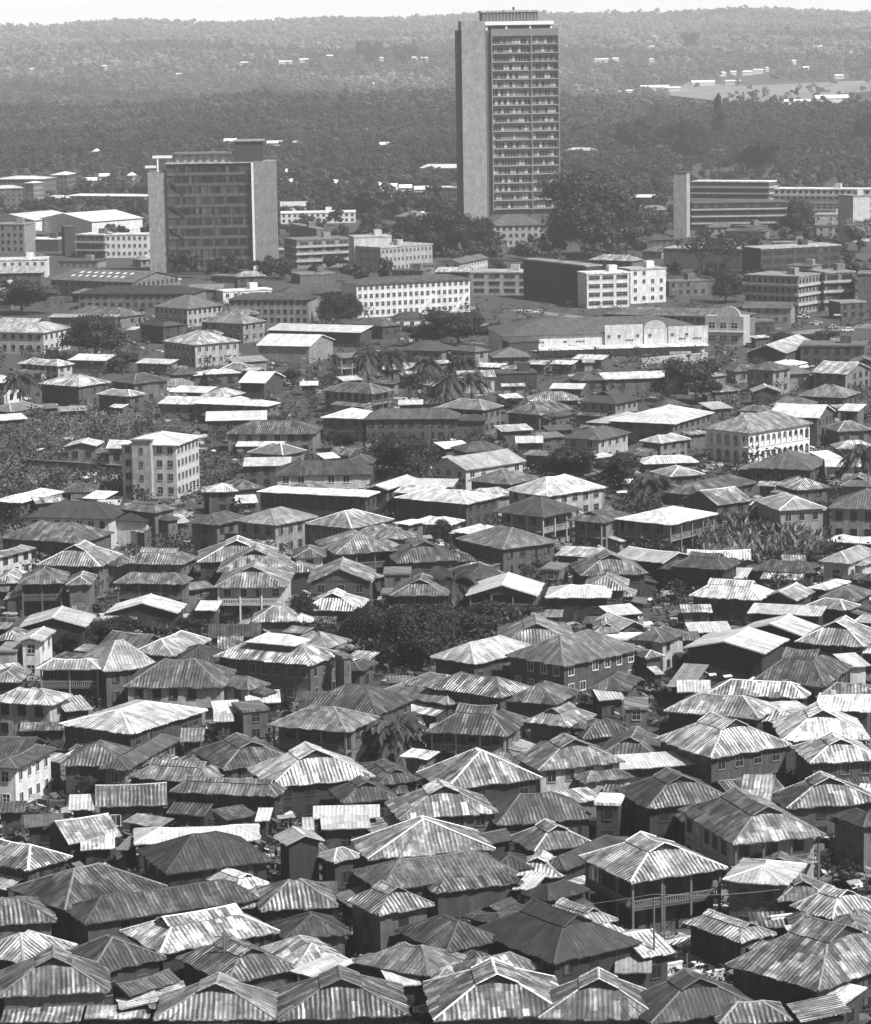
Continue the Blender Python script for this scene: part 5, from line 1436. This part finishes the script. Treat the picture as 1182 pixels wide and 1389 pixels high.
# ------------------------------------------------------------------ far wood: instanced crowns, one body of forest
KEEP = [(s, corners(s, 5)) for s in specs if s['dist'] > 950]
def keepout(px, py):
    for s, q in KEEP:
        dy = s['ctr'].y - py
        if abs(s['ctr'].x - px) > 60 or dy < -40 or dy > 75: continue
        for k in (0, 12, 26, 42, 60):
            if k > 12 + s['h'] * 2.2: break
            if inside_q(Vector((px, py + k, 0)), q): return True
    return False
def density(x, y):
    """how much of the land carries trees, by where it lies (survey picture)"""
    if y < 232: return 1.0
    if x < 208: return .30 if y < 330 else .0
    if y > 392: return 0
    if x > 905: return .55 if y < 262 else .35
    if 375 < x < 640 and y > 300: return .3
    if y > 335: return .35
    return .85
def forest():
    src = bpy.data.collections.new('forest_sources')
    for i in range(4):
        o = bpy.data.objects.new('forest_crown', crown_mesh('forest_crown', 100 + i, 6, 340, .050, 1.0, core=True)); src.objects.link(o)
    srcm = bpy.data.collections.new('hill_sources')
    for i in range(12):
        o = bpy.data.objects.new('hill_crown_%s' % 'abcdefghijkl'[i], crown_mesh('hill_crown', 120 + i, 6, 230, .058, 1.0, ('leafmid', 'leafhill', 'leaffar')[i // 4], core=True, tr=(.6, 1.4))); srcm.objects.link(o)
    for nm, y0, y1, sp_, sc, lab in (('wood_beside_town', 240, 1190, 5.2, 8.0, 'scattered bush and low trees around the edges of the town'), ('forest_near', 1190, 2750, 8.6, 11.5, 'wooded plain stretching back from the town'), ('forest_ridge', 2750, 3500, 9.5, 13, 'wooded slope rising to the low ridge beyond the plain'), ('forest_far', 4150, 9450, 17, 19, 'hazy wooded hills beyond the low ridge up to the skyline')):
        rn = random.Random(5); pts = []; rot = []; scl = []; idx = []
        y = y0
        fcl = [(q[0], q[1], q[2]) for q in fl]
        ff = [(unproj_t(a_, b_ + 1.2), c_) for a_, b_, c_ in fcl]
        while y < y1:
            w = y * 590 / F0 * 1.22 + (30 if y > 1190 else 75); x = -w
            while x < w:
                px, py_ = x + rn.uniform(-.5, .5) * sp_, y + rn.uniform(-.5, .5) * sp_; x += sp_
                z = terrain(px, py_); q = proj((px, py_, z))
                if py_ < 1190:
                    if -4 - 2.5 * F0 / py_ < q[0] < 1186 + 2.5 * F0 / py_ or any(abs(px - s0['ctr'].x) < 9 and abs(py_ - s0['ctr'].y) < 9 for s0 in specs): continue
                elif q[0] < -30 or q[0] > 1212: pass
                if rn.random() > (density(q[0], q[1]) if -30 < q[0] < 1212 else .9): continue
                if py_ < 2400 and keepout(px, py_): continue
                if 615 < q[0] < 765 and 292 < q[1] < 345: continue
                if 905 < q[0] < 1190 and 111 < q[1] < 150 and not (q[0] < 950 and q[1] < 116): 
                    if rn.random() < .97: continue
                cl = math.sin(px / 63 + 1.3 * math.sin(py_ / 90)) * math.cos(py_ / 81 + px / 140)
                if py_ > 1190 and cl < -.35 and rn.random() < .45: continue
                skip = False
                for fp, fw in ff:
                    if abs(px - fp.x) < fw * fp.y / F0 / 2 + 5 and -70 * (py_ / 3000) < py_ - fp.y < 12: skip = True; break
                if skip: continue
                s0 = sc * rn.uniform(.55, 1.15) * (1.3 if rn.random() < .06 else 1)
                if 900 < q[0] and q[1] > 190: s0 *= .75
                pts.append((px, py_, z - .5)); rot.append((0, 0, rn.uniform(0, 6.28))); scl.append((s0 * rn.uniform(.9, 1.25), s0 * rn.uniform(.9, 1.25), s0 * rn.uniform(.8, 1.15))); 
                cn = math.sin(px / 210 + 2 * math.sin(py_ / 340)) + math.sin(py_ / 260 + px / 330 + 1) + .8 * math.sin(px / 67 + py_ / 95) + rn.uniform(-.9, .9)
                if nm in ('forest_near', 'wood_beside_town'): idx.append(rn.randrange(4))
                else:
                    lev = cn * .35 + (py_ - 3150) / (700 if py_ < 4000 else 2600) + (0 if py_ < 4000 else .3)  # crown tone varies by clump and pales with distance as painted haze
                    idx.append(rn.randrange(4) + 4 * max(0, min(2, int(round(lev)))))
            y += sp_ * (1 if y < 3500 else 1.0 + (y - 4150) / 5000)
        me = bpy.data.meshes.new(nm); me.from_pydata(pts, [], [])
        for an, ty, dat in (('rotv', 'FLOAT_VECTOR', rot), ('sclv', 'FLOAT_VECTOR', scl)):
            at = me.attributes.new(an, ty, 'POINT'); at.data.foreach_set('vector', [c for p in dat for c in p])
        at = me.attributes.new('pick', 'INT', 'POINT'); at.data.foreach_set('value', idx)
        o = link(nm, me); tag(o, lab, kind='stuff', cat='forest')
        ng = bpy.data.node_groups.new(nm, 'GeometryNodeTree'); ng.interface.new_socket('Geometry', in_out='INPUT', socket_type='NodeSocketGeometry'); ng.interface.new_socket('Geometry', in_out='OUTPUT', socket_type='NodeSocketGeometry')
        gi, go = ng.nodes.new('NodeGroupInput'), ng.nodes.new('NodeGroupOutput')
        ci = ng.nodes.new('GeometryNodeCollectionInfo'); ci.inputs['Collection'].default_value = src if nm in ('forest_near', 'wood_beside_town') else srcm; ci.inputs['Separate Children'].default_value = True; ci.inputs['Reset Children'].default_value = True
        ip = ng.nodes.new('GeometryNodeInstanceOnPoints'); ip.inputs['Pick Instance'].default_value = True
        def na(n_, ty):
            x = ng.nodes.new('GeometryNodeInputNamedAttribute'); x.data_type = ty; x.inputs['Name'].default_value = n_; return x
        L = ng.links; L.new(gi.outputs[0], ip.inputs['Points']); L.new(ci.outputs[0], ip.inputs['Instance'])
        L.new(na('pick', 'INT').outputs[0], ip.inputs['Instance Index'])
        L.new(na('rotv', 'FLOAT_VECTOR').outputs[0], ip.inputs['Rotation']); L.new(na('sclv', 'FLOAT_VECTOR').outputs[0], ip.inputs['Scale'])
        L.new(ip.outputs[0], go.inputs[0])
        md = o.modifiers.new('wood', 'NODES'); md.node_group = ng
        print(nm, len(pts))
forest()

# ------------------------------------------------------------------ cars, poles, washing
def car_parts():
    b = MB(); W = .82
    prof = [(-2.1, .35), (-2.15, .75), (-1.5, .86), (-.75, 1.38), (.55, 1.42), (1.05, .95), (2.0, .82), (2.12, .38)]
    for s_ in (-1, 1): b.face([(x, s_ * (W if z < 1 else W * .86), z) for x, z in prof])
    for (x0, z0), (x1, z1) in zip(prof, prof[1:] + prof[:1]):
        w0, w1 = (W if z0 < 1 else W * .86), (W if z1 < 1 else W * .86); b.face([(x0, -w0, z0), (x0, w0, z0), (x1, w1, z1), (x1, -w1, z1)])
    bm_ = b.mesh('body', [M['trim']])
    g = MB()
    for s_ in (-1, 1):
        y = s_ * (W + .012)
        g.face([(-1.3, y * .98, .93), (-.3, y * .98, .93), (-.35, y * .9, 1.3), (-.72, y * .9, 1.3)]); g.face([(-.22, y * .98, .93), (.85, y * .98, .93), (.5, y * .9, 1.32), (-.26, y * .9, 1.32)])
    g.face([(.62, -.62, 1.39), (.62, .62, 1.39), (1.06, .7, .99), (1.06, -.7, .99)]); g.face([(-.84, -.62, 1.35), (-.84, .62, 1.35), (-1.46, .7, .92), (-1.46, -.7, .92)])
    gm = g.mesh('window', [M['pane']])
    w = MB(); N = 12
    for yy in (-.1, .1): w.face([(.33 * math.cos(6.283 * i / N), yy, .33 * math.sin(6.283 * i / N)) for i in range(N)])
    for i in range(N):
        a0, a1 = 6.283 * i / N, 6.283 * (i + 1) / N; w.face([(.33 * math.cos(a0), -.1, .33 * math.sin(a0)), (.33 * math.cos(a1), -.1, .33 * math.sin(a1)), (.33 * math.cos(a1), .1, .33 * math.sin(a1)), (.33 * math.cos(a0), .1, .33 * math.sin(a0))])
    return bm_, gm, w.mesh('wheel', [M['dark']])
cb, cg, cw = car_parts()
for x, y, s_, lab in CARS:
    p = unproj(x, y, 0); root = empty('parked_car', (p.x, p.y, .012), random.choice((.25, .4, -.2, 3.3))); tag(root, lab, 'car', 'parked cars')
    link('body', cb, root, (.6 if 'white' in lab else .35, .1, 0, 1)); link('window', cg, root)
    for sx in (-1.35, 1.3):
        for sy in (-.78, .78): o = link('wheel', cw, root); o.location = (sx, sy, .33)
PLB = ['tall thin post before the balcony house, taller of the close pair', 'slim post just right of the tall one before the balcony house', 'short dark post standing beside the parked white car', 'dark pole among the striped roofs at lower right', 'dark pole over the mottled roofs at lower left', 'tall pale pole left of the hanging washing', 'short dark pole above the hanging washing',
       'dark pole near the lower right edge', 'lamp post before the market warehouse wall', 'post before the right end of the market warehouse', 'pole beside the school hall roofs', 'pole at the right edge by the thin palm']
for i, (x, y, yt) in enumerate(POLES):
    y += 22 if y > 1200 else 0; p = unproj(x, y, 0); hh = (y - yt) * p.y / F0 * 1.03; root = empty('utility_pole', p); tag(root, PLB[i], 'pole', 'poles among the roofs')
    m = MB(); m.tube([(0, 0, -.1), (0, 0, hh)], [.13, .10], 7); m.obj('pole', M['wood'], root)
    if i in (0, 5, 9, 10, 11): m = MB(); m.box(-.9, .9, -.06, .06, hh - .55, hh - .42); m.obj('crossarm', M['wood'], root)
def cable(a, b_, lab):
    m = MB(); pts = [a.lerp(b_, k / 10) - Vector((0, 0, .35 * (1 - (2 * k / 10 - 1) ** 2))) for k in range(11)]; m.tube(pts, [.02] * 11, 4); o = m.obj('overhead_cable', M['trim'], None, (.2, 0, 0, 1)); tag(o, lab, 'cable')
cable(unproj(640, 1240, 6.0), unproj(888, 1213, 8.0), 'thin cable slung over the dark roofs to the post before the balcony house'); cable(unproj(888, 1213, 8.0), unproj(1062, 1206, 6.2), 'thin cable crossing in front of the large balcony house')
def line_of_washing(P0, P1, z, n, lab, seed):
    rn = random.Random(seed); a, b_ = unproj(*P0, 0), unproj(*P1, 0); root = empty('clothesline', a); tag(root, lab, 'clothesline')
    d = b_ - a; L = d.length; root.rotation_euler = (0, 0, math.atan2(d.y, d.x))
    for x in (0, L): m = MB(); m.tube([(x, 0, 0), (x, 0, z)], [.05, .05], 6); m.obj('post', M['wood'], root)
    m = MB(); m.tube([(0, 0, z), (L / 2, 0, z - .15), (L, 0, z)], [.015] * 3, 4); m.obj('line', M['wood'], root)
    for i in range(n):
        x0 = .4 + (L - .8) * i / n; w = (L - .8) / n * rn.uniform(.6, .95); hh = rn.uniform(.7, 1.3); m = MB()
        pr = [(x0 + w * k / 4, .05 * math.sin(k * 2.1 + i), z - .12) for k in range(5)]; lo = [(x0 + w * k / 4 + rn.uniform(-.05, .05), .14 * math.sin(k * 2.3 + i), z - .12 - hh * rn.uniform(.9, 1.05)) for k in range(5)]
        for k in range(4): m.face([lo[k], lo[k + 1], pr[k + 1], pr[k]], None, 0, 1)
        o = m.obj('garment', M['cloth'], root); tag(o, group=None)
line_of_washing((342, 1377), (396, 1374), 2.5, 9, 'line of white washing hung between the lower houses', 3)
line_of_washing((556, 1390), (586, 1384), 2.0, 5, 'white washing by the doorway right of the patched bottom roof', 4)
line_of_washing((1044, 1290), (1060, 1290), 2.2, 3, 'pale washing beside the ruined white wall', 5)
# yard walls
def yard_wall(x0, y0, x1, y1, h, tone, lab):
    a, b_ = unproj(x0, y0, 0), unproj(x1, y1, 0); d = b_ - a; root = empty('yard_wall', a, math.atan2(d.y, d.x)); tag(root, lab, 'wall')
    m = MB(); L = d.length; n = max(3, int(L / 3)); m.box(0, L, -.13, .13, -.1, h); m.obj('wall', M['wall'], root, wcol(tone, .9))
    m = MB(); m.box(-.1, L + .1, -.2, .2, h + .002, h + .14); m.obj('coping', M['wall'], root, wcol(min(.6, tone * 2.5), .5))
yard_wall(32, 640, 176, 650, 3.0, .08, 'long dark yard wall with pale coping left of the flats')
yard_wall(60, 628, 172, 630, 2.6, .12, 'upper yard wall behind the walled weeds')
yard_wall(1046, 1292, 1078, 1288, 4.0, .6, 'ruined white wall left of the striped shed')
yard_wall(895, 1338, 925, 1332, 2.2, .5, 'white wall stub behind the short dark post')
yard_wall(960, 1335, 1010, 1322, 1.2, .4, 'low pale wall in front of the parked white car')
yard_wall(640, 478, 720, 486, 3, .5, 'pale wall at the left end of the market stalls')
yard_wall(870, 500, 960, 492, 3, .3, 'grey wall beside the market road')
yard_wall(1040, 900, 1068, 892, 2.5, .5, 'pale wall right of the shining hall')
yard_wall(225, 800, 240, 830, 2.5, .4, 'short wall by the roof with dark marks')

# ------------------------------------------------------------------ air
hz = MB(); hz.box(-3900, 3900, -300, 10900, -1.5, 215)
me = hz.mesh('haze', []); me.attributes.remove(me.attributes['tone'])
ho = link('haze', me); ho['kind'] = 'stuff'; ho['label'] = 'thin pale haze deepening toward the hills'
hm = bpy.data.materials.new('haze'); hm.use_nodes = True; nt = hm.node_tree; nt.nodes.clear()
out = nt.nodes.new('ShaderNodeOutputMaterial'); pv = nt.nodes.new('ShaderNodeVolumePrincipled')
pv.inputs['Color'].default_value = (.985, .985, .985, 1); pv.inputs['Density'].default_value = HAZE; pv.inputs['Anisotropy'].default_value = 0.0
nt.links.new(pv.outputs[0], out.inputs['Volume']); me.materials.append(hm)

# ------------------------------------------------------------------ light, sky, camera
SUN_EL, SUN_AZ = R(50), R(54)      # azimuth measured from behind the camera toward the right
sd = Vector((math.cos(SUN_EL) * math.sin(SUN_AZ), -math.cos(SUN_EL) * math.cos(SUN_AZ), math.sin(SUN_EL)))
sl = bpy.data.lights.new('sun', 'SUN'); sl.energy = SUN_E; sl.angle = R(.6); sl.color = (1, 1, 1)
so = bpy.data.objects.new('sun', sl); col.objects.link(so); so.rotation_euler = sd.to_track_quat('Z', 'Y').to_euler(); so.location = sd * 500
w = bpy.data.worlds.new('World'); scene.world = w; w.use_nodes = True; nt = w.node_tree; nt.nodes.clear()
sk = nt.nodes.new('ShaderNodeTexSky'); sk.sky_type = 'NISHITA'; sk.sun_disc = False; sk.sun_elevation = SUN_EL; sk.sun_rotation = math.pi / 2 + (math.pi / 2 - SUN_AZ); sk.dust_density = 3.0; sk.air_density = 1.2
bw = nt.nodes.new('ShaderNodeRGBToBW'); bg = nt.nodes.new('ShaderNodeBackground'); bg.inputs['Strength'].default_value = SKY_S; wo = nt.nodes.new('ShaderNodeOutputWorld')
g = NG(nt); el = g.sep(g.n('ShaderNodeTexCoord').outputs['Generated'])[2]     # a bright band of thick air low over the horizon
boost = g.m('ADD', 1.0, g.m("MULTIPLY", 26.0, g.m("POWER", 2.718, g.m('MULTIPLY', g.m('ABSOLUTE', el), -45.0))))
nt.links.new(sk.outputs[0], bw.inputs[0]); nt.links.new(g.m('MULTIPLY', bw.outputs[0], boost), bg.inputs[0]); nt.links.new(bg.outputs[0], wo.inputs[0])
cd = bpy.data.cameras.new('camera'); cd.sensor_fit = 'HORIZONTAL'; cd.sensor_width = 36; cd.lens = 36 * F0 / W0; cd.clip_end = 20000; cd.clip_start = 1
co = bpy.data.objects.new('camera', cd); col.objects.link(co)
mt = Matrix((camR, camU, -fwd)).transposed().to_4x4(); mt.translation = EYE; co.matrix_world = mt; scene.camera = co
vs = scene.view_settings; vs.view_transform = 'Standard'; vs.look = 'None'; vs.exposure = EXPO; vs.gamma = 1; vs.use_curve_mapping = False
scene.cycles.max_bounces = 5; scene.cycles.diffuse_bounces = 3; scene.cycles.transparent_max_bounces = 4; scene.cycles.volume_bounces = 1
scene.cycles.use_denoising = True
